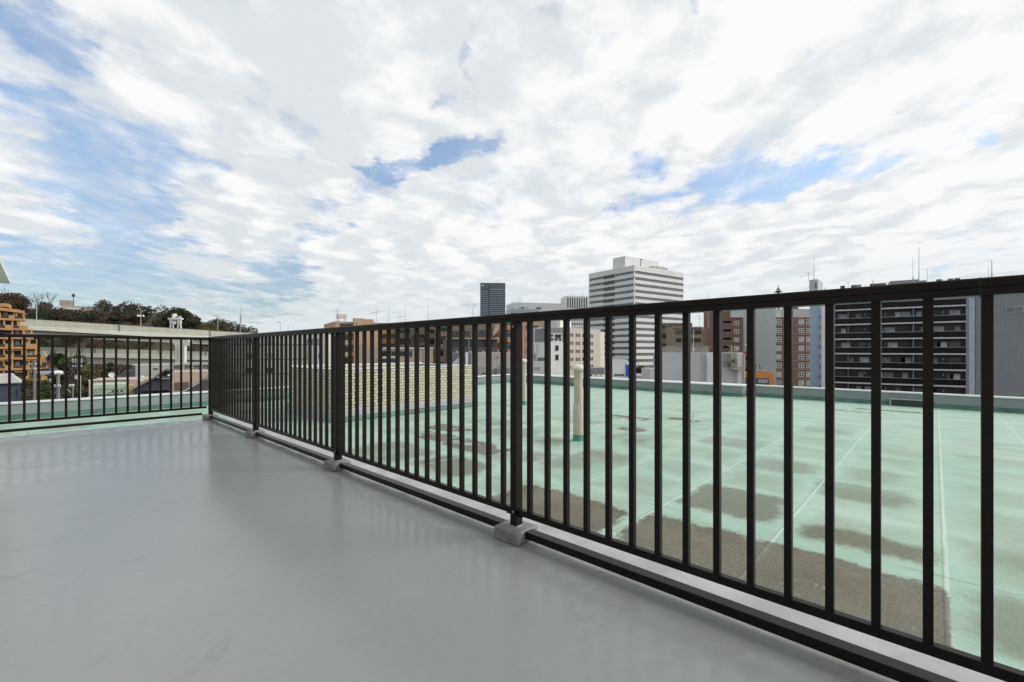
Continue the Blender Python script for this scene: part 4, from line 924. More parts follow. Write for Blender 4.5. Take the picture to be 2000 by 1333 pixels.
for k, z_ in enumerate(zsl):
    dzz = z_-zsl[0]
    so = bd.th.repeat('balcony_slab', slab_me, [(0, 0, dzz)])[0]
    ro = bd.th.repeat('balcony_glass', rail_me, [(0, 0, dzz)])[0]
    bd.th.repeat('handrail', hand_me, [(0, 0, 0)], parent=ro)
    u_ = .6
    while u_ < V-1.8:
        if rnd.random() < .80: bd.th.repeat('window', rnd.choice(wm), [(0, u_, dzz)])
        u_ += rnd.choice((.9, 1.55, 1.6, 2.2))
    bd.th.repeat('wall_lamp', lampm, [(0, u, dzz) for u in (V*.14, V*.56, V*.72)])
    bd.th.repeat('balcony_divider', parts_m, [(0, u, dzz) for u in (V*.36, V*.66, V*.86)])
    for u in (V*.2, V*.5, V*.78, V*.92):
        if rnd.random() < .7: bd.th.repeat('air_conditioner', acm, [(0, u+rnd.uniform(-.6, .6), dzz)])
bd.p('end_pier', bd.fb(MB(), 'L', -.75, -.02, -.5, .6, GZ, bd.zt+.3), mat('pier_grey', (.145, .145, .155), .6))
bd.p('penthouse', bd.box(MB(), 2, 8, V*.30, V*.52, bd.zt+.002, bd.z(545, 'L', V*.4)), mat('penthouse_grey', (.25, .26, .27), .5))
bd.rod(0, 483, 2.5, V*.30, base=bd.zt, r=.07); bd.rod(0, 503, 2.5, V*.345, base=bd.zt, r=.05); bd.rod(0, 523, 3, V*.235, base=bd.zt, r=.04)

# ---- corrugated building at the right edge
bd = Bd('corrugated_building', 'grey ribbed metal building with one wide window at the right edge', 'building', 1893, 2130, None, 46, 52, 548, corrugated('ribbed_grey', (.235, .25, .275), .30), U=2)
bd.panel('corner_strip', 'L', bd.uL(1903.5), bd.V+.02, GZ, bd.zt, mat('strip_blue', (.36, .41, .49), .5), d1=.12)
f = bd.uL(1963)
zw = bd.z(611.5, 'L', f)
bd.windows('L', [f-1.35], [zw], 1.30, .62, steel, mat('window_bluegrey', (.13, .16, .19), .25, .2, 1), fw=.05)
bd.panel('mullion', 'L', f-.72, f-.68, zw+.05, zw+.57, steel, d0=.03, d1=.075)
bd.rod(0, 508, 2.0, bd.uL(1945), base=bd.zt, r=.06, name='radio_mast'); bd.rod(0, 520, 2.0, bd.uL(1938), base=bd.zt, r=.03)

# ================================================================== LEFT SIDE: hill, expressway, houses
# ---- hill terrain
def ridge(px):
    pts = [(-400, 560), (-100, 574), (0, 586), (60, 602), (110, 608), (200, 606), (280, 612), (340, 618), (385, 629), (430, 641), (480, 652), (560, 662), (700, 668), (900, 676)]
    for (a, ya), (b, yb) in zip(pts[:-1], pts[1:]):
        if a <= px <= b: return ya+(yb-ya)*(px-a)/(b-a)
    return pts[0][1] if px < pts[0][0] else pts[-1][1]
def hill_z(px, D):
    """terrain height at a bearing and distance: rises from the street to the ridge at 300 m, level beyond"""
    zt = WZ(ridge(px), 300); k = min(1, max(0, (D-205)/95)); k = k*k*(3-2*k)
    return GZ+(zt-GZ)*k
hb = MB(); cols = list(range(-420, 920, 20)); deps = [195, 210, 225, 240, 255, 270, 285, 300, 340, 420]
for px in cols:
    for D in deps: hb.v.append((WX(px, D), D, hill_z(px, D)+rnd.uniform(-.6, .6)-(0 if D <= 300 else (D-300)*.12)))
for i in range(len(cols)-1):
    for j in range(len(deps)-1):
        a = i*len(deps)+j; hb.f.append((a, a+len(deps), a+len(deps)+1, a+1))
structure('hill', hb, mat('hill_soil', (.075, .062, .042), .9, .35, .08), 0, True)

# ---- foliage
def leafmat(name, c, isl=.45): return mat(name, c, .75, .25, .5, island=isl, spec=.2)
dgreen = leafmat('leaf_dark_green', (.035, .055, .022)); mgreen = leafmat('leaf_mid_green', (.070, .095, .030)); olive = leafmat('leaf_olive', (.105, .10, .040))
rust = leafmat('leaf_rust', (.080, .056, .034)); dull = leafmat('leaf_dull_brown', (.060, .057, .036)); ochre = leafmat('leaf_ochre', (.125, .10, .045)); bark = mat('bark', (.075, .06, .048), .9, .3, 3)
def leaves(mb, c, R, n, size, squash=.8, r=rnd):
    """leaf sized quads scattered through a lumpy volume made of several clumps"""
    for _ in range(n):
        while True:
            x, y, z = (r.uniform(-1, 1) for _ in range(3)); d = x*x+y*y+z*z
            if .12 < d < 1 and r.random() < d+.15: break
        p = Vector((c[0]+x*R, c[1]+y*R, c[2]+z*R*squash))
        u = Vector((r.gauss(0, 1), r.gauss(0, 1), r.gauss(0, 1))).normalized(); v = u.orthogonal().normalized()
        s1, s2 = size*r.uniform(.6, 1.3), size*r.uniform(.4, .9)
        mb.q([p-u*s1-v*s2*.4, p+v*s2, p+u*s1+v*s2*.3, p-v*s2])
def branches(mb, p, d, L, r0, lvl, tips, r=rnd, spread=.75):
    q = p+d*L; mb.tube(p, q, r0, r0*.65, n=5 if lvl > 1 else 4, cap=False); tips.append(q)
    if lvl == 0: return
    for k in range(r.choice((2, 3, 3))):
        nd = (d+Vector((r.uniform(-1, 1), r.uniform(-1, 1), r.uniform(-.25, .75)))*spread).normalized()
        branches(mb, q if k else p+d*L*.75, nd, L*r.uniform(.62, .82), r0*.6, lvl-1, tips, r, spread)
def tree(name, label, px, D, ztop_y, wpx, leafm, zbase=None, ncl=14, n=110, size=.32, trunk=.28, squash=.75, bare=False, group=None, low=.30):
    x, y = WX(px, D), D; zt = WZ(ztop_y, D); R = wpx/2/FPX*D
    zb = zbase if zbase is not None else hill_z(px, D)-.3
    H = zt-zb
    th = Thing(name, label, 'tree', (x, y, zb), 0., group)
    if D > 200 and not bare: n = int(n*1.7); size *= 1.12
    t_ = MB(); tips = []
    branches(t_, Vector((x, y, zb)), Vector((rnd.uniform(-.05, .05), 0, 1)), H*(.42 if bare else .5), trunk, 4 if bare else 2, tips, spread=.8 if bare else .6)
    th.part('trunk', t_, bark)
    c_ = MB(); r2 = random.Random(int(px*7+D))
    cz = zb+H*(low+1)/2; hh = (zt-(zb+H*low))/2
    if bare:
        for tp in tips:
            if tp.z > zb+H*.5: leaves(c_, tp, R*.16, 5, size*.5, .8, r2)
    else:
        for k in range(ncl):
            a = r2.uniform(0, 2*pi); v = r2.uniform(-1, 1); rr = sqrt(max(0, 1-v*v))*r2.uniform(.45, .85)
            cr = R*r2.uniform(.26, .46)
            leaves(c_, (x+cos(a)*rr*R*.85, y+sin(a)*rr*R*.85, cz+v*(hh-cr*squash)), cr, n, size, squash, r2)
        leaves(c_, (x, y, cz), R*.55, n*2, size, min(1.2, hh/R*.9), r2)
    th.part('crown', c_, leafm)
    return th
# far wooded slope: reads as one mass
wood = {}
r3 = random.Random(3)
for nm, lm, cnt in (('hillside_wood', dull, 150), ('hillside_evergreens', dgreen, 46), ('hillside_autumn_shrubs', ochre, 50), ('hillside_rusty_scrub', rust, 60)):
    w_ = MB()
    for _ in range(cnt):
        px = r3.uniform(-120, 500); D = r3.uniform(222, 305) if nm != 'hillside_autumn_shrubs' else r3.uniform(214, 240)
        R = r3.uniform(2.4, 4.6); z_ = hill_z(px, D)
        if 98 < px < 198 and D > 258: D = r3.uniform(236, 266); z_ = WZ(r3.uniform(613, 622), D)-R*.6
        leaves(w_, (WX(px, D), D, z_+R*r3.uniform(.4, .9)), R, 230, .46, r3.uniform(.7, 1.), r3)
    o = structure(nm, w_, lm, kind='stuff')
# single trees on the ridge
tree('rust_tree', 'large rusty brown tree rising behind the orange terraces at the far left', 18, 262, 570, 82, rust, n=170, ncl=18, size=.42, low=.25)
tree('bare_tree', 'bare grey branched tree on the ridge behind the first roadside lamp', 76, 258, 581, 60, dull, bare=True, size=.4, trunk=.5)
tree('dark_shrub_tree', 'dark green bushy tree below the bare tree beside the upper road', 78, 236, 604, 46, dgreen, n=150, size=.4)
tree('ridge_brown_tree', 'brown leafless looking tree below the hilltop building', 130, 256, 606, 66, dull, n=150, size=.4)
tree('ridge_brown_tree', 'purplish brown tree hiding the right end of the hilltop building', 176, 256, 604, 52, rust, n=130, size=.38)
tree('layered_pine', 'flat layered pine on the ridge right of the hilltop building', 228, 270, 606, 40, dull, n=90, ncl=10, size=.38, squash=.4)
tree('ridge_brown_tree', 'low rusty brown crown on the ridge left of the tall pine', 262, 268, 612, 44, rust, n=130, size=.38)
tree('tall_pine', 'tall dark pine standing above the ridge beside the second roadside lamp', 291, 265, 595, 20, dgreen, n=70, ncl=12, size=.34, squash=.38, low=.45)
tree('bare_tree', 'pale bare tree between the tall pine and the white gate frame', 312, 262, 609, 22, dull, bare=True, size=.3, trunk=.35)
tree('broad_evergreen', 'broad dark evergreen dome rising behind the white gate frame', 348, 268, 601, 48, dgreen, n=230, ncl=20, size=.42, low=.2, squash=.8)
tree('ridge_brown_tree', 'brown crown sloping down right of the broad evergreen', 378, 264, 618, 44, dull, n=140, size=.38)
tree('olive_tree', 'olive green crown low on the ridge before the third roadside lamp', 405, 262, 630, 44, olive, n=150, size=.38)
tree('small_rust_tree', 'small rusty crown where the ridge runs out at the third roadside lamp', 432, 262, 634, 28, rust, n=120, size=.34)
tree('small_rust_tree', 'tiny dark conical crown at the very end of the ridge', 452, 264, 643, 12, dull, n=80, ncl=7, size=.3)

# ---- hilltop building
bd = Bd('hilltop_building', 'beige hilltop building with a stair tower and antenna mast among brown trees', 'building', None, 122, 190, 290, 34, 597, mat('hill_beige', (.40, .35, .31), .7, .06, .15), zb=20, V=10)
bd.p('stair_tower', bd.box(MB(), -1.5, 4.2, 0.5, 7.5, bd.zt, bd.z(586.5)), mat('hill_tower', (.34, .29, .27), .7, .05, .15))
bd.panel('ledge', 'R', 0, 8.5, bd.z(604), bd.z(602.6), white, d1=1.0)
bd.windows('R', [9, 14.5], [bd.zt-2.2], 1.6, 1.1, darkgrey, glass)
bd.panel('pier', 'R', 12.2, 13.2, bd.zt-7, bd.zt+.2, MATS['hill_tower'], d1=.4)
am = MB(); ax, ay = bd.o[0]+4.6, bd.o[1]+3
am.tube((ax, ay, bd.zt), (ax, ay, bd.z(571)), .25, .18, n=6)
for k in range(6):
    a = k*pi/3; am.tube((ax+.7*cos(a), ay+.7*sin(a), bd.z(578.5)), (ax+.7*cos(a), ay+.7*sin(a), bd.z(573)), .14, n=5)
am.tube((ax, ay, bd.z(576)), (ax, ay, bd.z(575.4)), .6, n=10)
bd.p('antenna_mast', am, darkgrey)

# ---- expressway viaducts
exw = mat('viaduct_paint', (.66, .665, .60), .55, .07, .2, streak=.22); exf = panelled('viaduct_screen', (.54, .55, .44), 2.0, 1.1, .72, .5, .05, .03); exd = mat('viaduct_girder', (.47, .47, .41), .6, .08, .2, streak=.2)
def viaduct(name, label, A, B, hs, split=None):
    """A, B = (px, y, depth) of the screen's top edge at both ends; hs = screen, fascia, girder heights"""
    ax_, ay_, az_ = WX(A[0], A[2]), A[2], WZ(A[1], A[2]); bx_, by_, bz_ = WX(B[0], B[2]), B[2], WZ(B[1], B[2])
    L = sqrt((bx_-ax_)**2+(by_-ay_)**2); ang = atan2(by_-ay_, bx_-ax_); g_ = (bz_-az_)/L
    th = Thing(name, label, 'viaduct', (0, 0, 0), 0.)
    th.e.location = (ax_, ay_, az_); th.e.rotation_euler = (0, 0, ang)
    def slab(mb, y0, y1, z0, z1, x0=0., x1=None):
        x1 = L if x1 is None else x1
        i = len(mb.v)
        for x in (x0, x1):
            for (y, z) in ((y0, z0), (y1, z0), (y1, z1), (y0, z1)): mb.v.append((x, y, z+g_*x))
        mb.f.extend([(i, i+3, i+2, i+1), (i+4, i+5, i+6, i+7), (i, i+1, i+5, i+4), (i+1, i+2, i+6, i+5), (i+2, i+3, i+7, i+6), (i+3, i, i+4, i+7)])
        return mb
    h1, h2, h3 = hs
    cap = .14
    th.part('screen', slab(MB(), 0, .12, -h1, -cap), exf)
    th.part('screen_cap', slab(MB(), -.05, .17, -cap+.001, 0), mat('screen_cap', (.22, .23, .22), .5))
    th.part('fascia', slab(slab(MB(), -.15, 9.5, -h1-h2, -h1-.001), -.155, -.15, -h1-h2*.1, -h1-.0), exw)
    th.part('girder', slab(slab(MB(), 1.2, 1.6, -h1-h2-h3, -h1-h2-.001), 6.5, 6.9, -h1-h2-h3, -h1-h2-.001), exd)
    th.part('soffit_edge', slab(MB(), .2, 1.0, -h1-h2-.18, -h1-h2-.002), darkgrey)
    pme = bpy.data.meshes.new('screen_post'); pb_ = MB().box(0, .14, -.06, 0, -h1, -cap-.002); pme.from_pydata(pb_.v, [], pb_.f); pme.materials.append(exd)
    th.repeat('screen_post', pme, [(x, 0, g_*x) for x in frange(4, L-1, int(L/5))])
    for x in (L*.25, L*.52, L*.72, L*.9): th.part('joint_cover', slab(MB(), -.17, -.061, -h1*1.02, .06, x, x+.35), mat('joint_dark', (.16, .165, .16), .5))
    return th
viaduct('upper_viaduct', 'upper expressway viaduct with a pale green screen running right below the wooded hill', (34, 621.7, 148), (660, 661.5, 205), (2.35, 1.35, 1.9))
viaduct('lower_viaduct', 'lower expressway viaduct with pale green screens passing behind the viaduct column', (60, 677.0, 158), (520, 690.0, 176), (1.75, 1.6, 2.4))
# column carrying the upper road
D = 168
th = Thing('viaduct_column', 'pale square column with a wide head carrying the upper viaduct', 'column', (WX(352, D), D, GZ))
x = WX(353, D-4)
th.part('shaft', MB().box(x-1.75, x+1.75, D-4.5, D-3.3, GZ, WZ(672, D)), exw, bevel=.1)
th.part('head', MB().prism([(x-3.0, WZ(668, D)), (x-1.9, WZ(676, D)), (x+1.9, WZ(676, D)), (x+3.0, WZ(668, D)), (x+3, WZ(663.5, D)), (x-3, WZ(663.5, D))], 'y', D-4.4, D-2.2), exw)
th.part('edge_strip', MB().box(x-.9, x-.6, D-4.56, D-4.501, GZ, WZ(672, D)), exd)
# white gate frame on the upper road
D = 186; x = WX(343, D)
th = Thing('gate_frame', 'white steel gate frame on splayed legs rising above the upper viaduct', 'gantry', (x, D, WZ(646, D)))
for sx_2 in (-1.55, 1.55):
    for k in (-.55, .55):
        th.part('leg', MB().tube((x+sx_2+k*1.45, D, WZ(648, D)), (x+sx_2+k*.75, D, WZ(631.5, D)), .30, .26, n=8), white)
    th.part('panel', MB().box(x+sx_2-.75, x+sx_2+.75, D-.4, D+.4, WZ(632, D), WZ(626, D)), offwhite)
th.part('beam', MB().box(x-2.6, x+2.6, D-.9, D+.9, WZ(624.4, D), WZ(621.8, D)), white)
th.part('beam', MB().box(x-2.0, x+2.0, D-.5, D+.5, WZ(626, D), WZ(624.5, D)), offwhite)
th.part('tank', MB().tube((x-.45, D, WZ(621.8, D)), (x-.45, D, WZ(613.5, D)), .95, .8, n=14), mat('tank_white', (.7, .71, .7), .4), smooth=True)
th.part('cabinet', MB().box(x+.6, x+2.1, D-.6, D+.6, WZ(621.7, D), WZ(617.5, D)), steel)
th.part('sign_box', MB().box(x-.3, x+.6, D-.8, D-.55, WZ(634, D), WZ(628, D)), white)
# roadside lamps
def lamp(px, ybase, ytop, D, label, flip=-1, head=True, r=.12, tilt=0.):
    x = WX(px, D); z0, z1 = WZ(ybase, D), WZ(ytop, D)
    th = Thing('street_lamp' if head else 'signal_pole', label, 'street lamp' if head else 'pole', (x, D, z0), 0., 'lamps along the upper viaduct' if head else None)
    th.part('pole', MB().tube((x, D, z0), (x+tilt, D, z1), r, r*.6, n=8), steel)
    if head:
        th.part('lamp_head', MB().box(x+flip*1.5, x, D-.16, D+.16, z1-.05, z1+.16), mat('lamp_grey', (.35, .36, .37), .4))
    return th, x, z0, z1
lamp(71.5, 625, 590, 170, 'tall slim street lamp rising above the viaduct beside the orange terraces', r=.16)
th, x, z0, z1 = lamp(275, 640, 604, 176, 'street lamp with a white loudspeaker cluster left of the gate frame')
sp = MB()
for k in range(5): a = k*1.25; sp.tube((x, 176, z0+4.2), (x+1.1*cos(a), 176+1.1*sin(a), z0+4.6), .1, .34, n=8)
th.part('loudspeaker', sp, white)
lamp(425.5, 650, 617.5, 186, 'thin street lamp at the lower end of the wooded ridge')
lamp(547.5, 662, 629.5, 196, 'most distant street lamp, alone against the sky right of the deck corner')
th, x, z0, z1 = lamp(469, 653, 597, 170, 'tall thin pole with a cylindrical antenna above the deck corner', head=False, r=.14, tilt=.45)
th.part('antenna', MB().tube((x+.15, 170, WZ(631, 170)), (x+.25, 170, WZ(616, 170)), .30, n=10), steel)
lamp(563, 660, 636, 190, 'short thin rod standing just above the long railing near the corner', head=False, r=.07)

# ---- orange terraced apartment
org = mat('terrace_orange', (.44, .245, .095), .65, .07, .5, streak=.06)
bd = Bd('terraced_apartment', 'orange terraced apartment block stepping down at the left edge', 'building', None, 17, 100, 126, 44, 594, None, V=14)
OX, OY = bd.o[0], bd.o[1]
def U_(px): return bd.uR(px)
rows = [(594, 17, 606), (606, 47, 625), (625, 53, 644), (644, 63, 661), (661, 74, 680), (680, 88, 700), (700, 97, 720), (720, 100, 741), (741, 64, 762), (762, 56, 781)]
def zr(py, xr): return bd.z(py, 'R', U_(xr))
w_ = MB()
for (y0, xr, y1) in rows: bd.box(w_, U_(-90), U_(xr)-2.2, 1.6, 14, zr(y1, xr), zr(y0, xr))
bd.box(w_, U_(-90), U_(54), 1.6, 14, GZ, zr(781, 56))
bd.p('wall', w_, org)
bd.p('roof', bd.box(MB(), U_(-90), U_(17), -.3, 8, zr(600, 17), zr(593.6, 17)), org)
rp = MB().prism([(OX+U_(-4), zr(601.5, 17)), (OX+U_(40), zr(606, 40)), (OX+U_(47), zr(610, 47)), (OX+U_(47), zr(612.5, 47)), (OX+U_(4), zr(608, 17)), (OX+U_(-4), zr(606.5, 17))], 'y', OY-.7, OY+8)
bd.p('roof', rp, org)
r5 = random.Random(11)
wb = mat('terrace_shade', (.05, .035, .025), .5, .3, 1)
layout = [(2, 17, 29, 52), (-12, 10, 26, 37, 60), (-9, 9, 26, 44, 62), (-12, 10, 26, 46, 70), (-13, 10, 27, 45, 52, 80), (-12, 9, 26, 44, 58, 90), (-12, 9, 27, 50, 57, 80, 93), (-12, 10, 27, 50), (-12, 10, 30, 50)]
for i, (y0, xr, y1) in enumerate(rows[1:]):
    zb = zr(y1, xr)
    bd.p('glazing', bd.box(MB(), U_(-88), U_(xr)-2.3, 1.5, 1.598, zb+.3, zb+2.35), wb)
    bd.p('floor_slab', bd.box(MB(), U_(-90), U_(xr), -.1, 5, zb-.32, zb-.02), org)
    xs_ = [-88, -62, -38]+[q for q in layout[i] if q < xr-5]+[xr]
    for j, (a, b_) in enumerate(zip(xs_[:-1], xs_[1:])):
        xa, xb = U_(a), U_(b_)
        solid = j % 2 == 0
        if solid: bd.p('balcony', bd.box(MB(), xa, xb, -.25, -.1, zb-.3, zb+1.15), org)
        else:
            bd.p('railing', bd.box(MB(), xa+.01, xb-.01, -.06, 0, zb, zb+.98), wb)
            bd.p('balcony', bd.box(MB(), xa+.01, xb-.01, -.2, -.11, zb-.29, zb+.25), org)
        if r5.random() < .7: bd.p('partition', bd.box(MB(), xb-.35, xb, .06, 1.49, zb, zb+2.6), org)
        if r5.random() < .5: bd.p('curtain', bd.box(MB(), xa+.3, xa+1.1, 1.44, 1.499, zb+.3, zb+2.1), MATS['curtain_pale'])
        if r5.random() < .25: bd.p('awning', bd.box(MB(), xa+.2, xb-.2, -.6, .9, zb+2.25, zb+2.4), org)
    bd.p('side_balcony', bd.box(MB(), U_(xr)-.15, U_(xr), -.099, 4.5, zb-.3, zb+1.05), org)

# ---- houses and roofs beyond the left parapet
nav = mat('navy_siding', (.038, .048, .085), .6, .1, 1.)
bd = Bd('navy_house', 'navy clad house with a pale sloping roof below the orange terraces', 'house', None, -60, 38, 44, 47, 752, nav, V=5)
e0 = bd.U
bd.p('roof', MB().prism([(bd.o[0]-.3, bd.zt+.10), (bd.o[0]+e0+.1, bd.zt+.10), (bd.o[0]+e0-.55, bd.zt+.85), (bd.o[0]-.3, bd.zt+.85)], 'y', bd.o[1]-.2, bd.o[1]+5), mat('pale_roof', (.50, .50, .47), .6))
bd.p('eave', bd.box(MB(), -.35, e0+.15, -.3, 5.1, bd.zt+.002, bd.zt+.098), mat('eave_grey', (.30, .31, .32), .6))
bd.panel('window', 'R', bd.uR(32), bd.uR(34.5), bd.z(778, 'R', e0), bd.z(760, 'R', e0), glass)

pinkm = panelled('pinkish_tiles', (.46, .345, .27), .6, .3, .93, .7, .01, .02)
bd = Bd('pink_beige_building', 'pinkish beige flat building with white satellite dishes beyond the left parapet', 'building', None, 175, 430, 62, 36, 744, pinkm, V=8, par=0)
bd.p('roof_edge', bd.fb(MB(), 'R', -.1, bd.uR(255), -.25, .15, bd.zt-.02, bd.zt+.13), mat('edge_white_grey', (.56, .56, .54), .5))
bd.p('corner_post', bd.fb(MB(), 'R', -.05, .25, .01, .2, bd.zt-4, bd.zt-.03), mat('post_beige', (.55, .46, .38), .6))
bd.p('upper_wall', bd.box(MB(), bd.uR(338), bd.U, .02, 8, bd.zt, bd.z(731)), pinkm)
bd.p('shutter', bd.fb(MB(), 'R', bd.uR(341), bd.uR(369), .01, .08, bd.z(770), bd.z(753)), mat('shutter_brown', (.12, .085, .065), .6))
def dish(bd, px, py, r, y_=1.2):
    cx_, cz_ = bd.o[0]+bd.uR(px), bd.z(py); cy_ = bd.o[1]-y_
    mb = MB(); n = 16; rings = [(0.0, 0.), (.5, .06), (.85, .16), (1., .24)]; i = len(mb.v)
    for rr, dd in rings:
        for k in range(n):
            a = 2*pi*k/n; mb.v.append((cx_+rr*r*cos(a), cy_-dd*r, cz_+rr*r*sin(a)))
    for j in range(len(rings)-1):
        for k in range(n): mb.f.append((i+j*n+k, i+j*n+(k+1) % n, i+(j+1)*n+(k+1) % n, i+(j+1)*n+k))
    mb.tube((cx_, cy_+.02, cz_), (cx_, cy_+.5, cz_-r*.6), .03, n=5).tube((cx_, cy_+.5, cz_-r*.6), (cx_, cy_+.6, cz_-r*1.9), .04, n=5)
    bd.p('satellite_dish', mb, mat('dish_white', (.72, .71, .68), .5), smooth=True)
dish(bd, 219, 733, .37, .3); dish(bd, 279.5, 738, .20, .1); dish(bd, 277.5, 744.5, .22, .2)
mint = mat('mint_roof', (.36, .475, .36), .6, .1, .7)
bd = Bd('mint_roof_annex', 'pale mint lean-to roof in front of the pinkish beige building', 'building', None, 182, 246.5, 48, 41, 753, mint, V=4)
bd.p('gutter', bd.fb(MB(), 'R', .1, bd.uR(242), .01, .1, bd.z(773.5), bd.z(772)), darkgrey)
bd.p('roof_joint', bd.fb(MB(), 'R', .1, bd.U, .005, .03, bd.z(762), bd.z(761.4)), darkgrey)
bd.p('awning', MB().prism([(bd.o[0]+bd.uR(170), bd.z(775)), (bd.o[0]+bd.uR(172), bd.z(777)), (bd.o[0]+bd.uR(198), bd.z(757.5)), (bd.o[0]+bd.uR(196), bd.z(755))], 'y', bd.o[1]-1.8, bd.o[1]-.2), mat('awning_grey', (.30, .33, .30), .5))
bd = Bd('yellow_green_wall', 'small mustard coloured wall at the right end of the mint roof', 'wall', None, 247, 262, 50, 41, 753, mat('mustard', (.40, .33, .13), .7, .1, 2), V=2)
# insulator string seen against the mint roof
D = 42.; ins = MB(); pts = [(212, 769), (219, 766), (228, 770), (237, 765), (247, 770)]
for (a, ya), (b_, yb) in zip(pts[:-1], pts[1:]): ins.tube((WX(a, D), D, WZ(ya, D)), (WX(b_, D), D, WZ(yb, D)), .035, n=5)
for px, py in ((221, 762.5), (229.5, 762.5), (238, 762)): ins.tube((WX(px, D), D, WZ(py+3.5, D)), (WX(px, D), D, WZ(py, D)), .05, .13, n=8)
single('line_switch', ins, darkgrey, 'black power line switch gear with three knobs in front of the mint roof', 'switch gear', (WX(230, D), D, WZ(770, D)))
# grey panel block under the viaducts
bd = Bd('grey_panel_block', 'pale grey panel clad block with a small vent below the lower viaduct', 'building', None, 257, 342, 92, 37, 713.5, panelled('grey_panels', (.42, .42, .385), 2.3, 1.5, .80, .6, .03, .02), V=10)
bd.panel('vent_louvre', 'R', bd.uR(299), bd.uR(309), bd.z(723.5), bd.z(720.5), darkgrey)
bd.panel('dark_recess', 'R', .02, bd.uR(257)+.6, bd.z(738), bd.z(713.8), darkgrey, d1=.04)
bd = Bd('concrete_bay_block', 'concrete block with deep window bays and blinds at the foot of the viaduct column', 'building', None, 338, 470, 84, 34, 711, mat('bay_concrete', (.40, .375, .325), .7, .07, .4, streak=.15), V=10)
bd.bands('R', -.2, bd.U, [bd.zt-.35], .35, mat('cornice_grey', (.31, .30, .275), .6), .7, 'cornice')
for px in (359.5, 377, 394.5, 412, 430):
    o = bd.panel('window', 'R', bd.uR(px+2), bd.uR(px+11.5), bd.z(731), bd.z(714.5), mat('bay_reveal', (.20, .19, .165), .7), d1=.05)
    bd.panel('blind', 'R', bd.uR(px+3.5), bd.uR(px+10.5), bd.z(730), bd.z(717), MATS['roof_box_blue'], d0=.051, d1=.09, parent=o)
    bd.panel('pier', 'R', bd.uR(px-2.4), bd.uR(px+1.4), bd.z(732), bd.z(713.6), MATS['bay_concrete'], d1=.65)
bd.panel('wall_box', 'R', bd.uR(346), bd.uR(349), bd.z(728.5), bd.z(725), darkgrey, d1=.3)

# navy gabled house and dark roof
class Fr(Bd):
    def __init__(s, name, label, px, D, ang): Bd.__init__(s, name, label, 'house', None, px, px+10, D, ang, 760, None, V=1)
    def P(s, pts): return [(s.o[0]+s.uR(a), s.z(b_, 'R', s.uR(a))) for a, b_ in pts]
    def pr(s, name, pts, d0, d1, m): return s.p(name, MB().prism(s.P(pts), 'y', s.o[1]+d0, s.o[1]+d1), m)
    def rect(s, name, p0, p1, y0, y1, d0, d1, m): return s.panel(name, 'R', s.uR(p0), s.uR(p1), s.z(y1, 'R', s.uR(p0)), s.z(y0, 'R', s.uR(p0)), m, d0=d0, d1=d1)
def gable(name, label, px, D, ang, roof_poly, wall_poly, roofm_, wallm_, depth=6):
    h = Fr(name, label, px, D, ang); wp = h.P(wall_poly)
    h.p('wall', MB().prism(wp+[(wp[-1][0], GZ), (wp[0][0], GZ)], 'y', h.o[1], h.o[1]+depth), wallm_)
    h.pr('roof', roof_poly, -.35, depth, roofm_); return h
navy2 = mat('navy_wall', (.040, .043, .058), .55, .12, 1.2); slate = mat('slate_roof', (.05, .052, .06), .5, .15, 3)
h = gable('navy_gabled_house', 'dark navy gabled house with a small raised gable in front of the pinkish building', 260, 46, 37, [(259, 762.5), (259.5, 761), (308, 735), (337, 735), (337, 737), (309, 737.2)], [(260.5, 763), (309, 738), (336, 738)], slate, navy2)
h.pr('dormer_wall', ((305, 735), (322, 726.5), (335, 726.5), (335, 735)), .5, 4, navy2)
h.pr('dormer_roof', ((304, 735.5), (322.5, 723), (338, 723), (338, 726), (323, 726), (305, 737)), -.1, 4.2, slate)
h.rect('ridge_strip', 316, 333, 738.5, 740.5, .36, .42, steel)
h.rect('canopy', 282, 332, 760.5, 763, .01, .8, slate)
for px in (282, 292, 300, 306, 318, 324, 329): h.rect('window', px, px+4, 763.5, 771, .01, .05, glass_black)
h.rect('floodlight', 327.5, 332, 731.5, 734.5, .1, .3, white)
h.rect('skylight', 306, 311, 736.2, 738.4, .36, .5, steel)
h = gable('dark_roofed_house', 'house with a plain dark grey sloping roof and white edge beside the deck corner', 357, 44, 32, [(356, 766), (398, 742.3), (470, 742), (470, 775), (356, 775)], [(358, 776), (398, 776), (470, 776)], mat('charcoal_roof', (.065, .062, .058), .6, .12, 2), navy2)
h.pr('verge', ((356, 767.2), (356, 765.4), (390, 745.6), (390, 747.4)), -.42, -.36, mat('verge_white', (.55, .55, .53), .5))
gable('dark_attic_house', 'dark attic roof peeking up left of the grey panel block', 228, 80, 40, [(227, 737), (230, 736), (246, 724.5), (257, 724.5), (257, 738)], [(231, 738), (256, 738)], slate, navy2, 4)

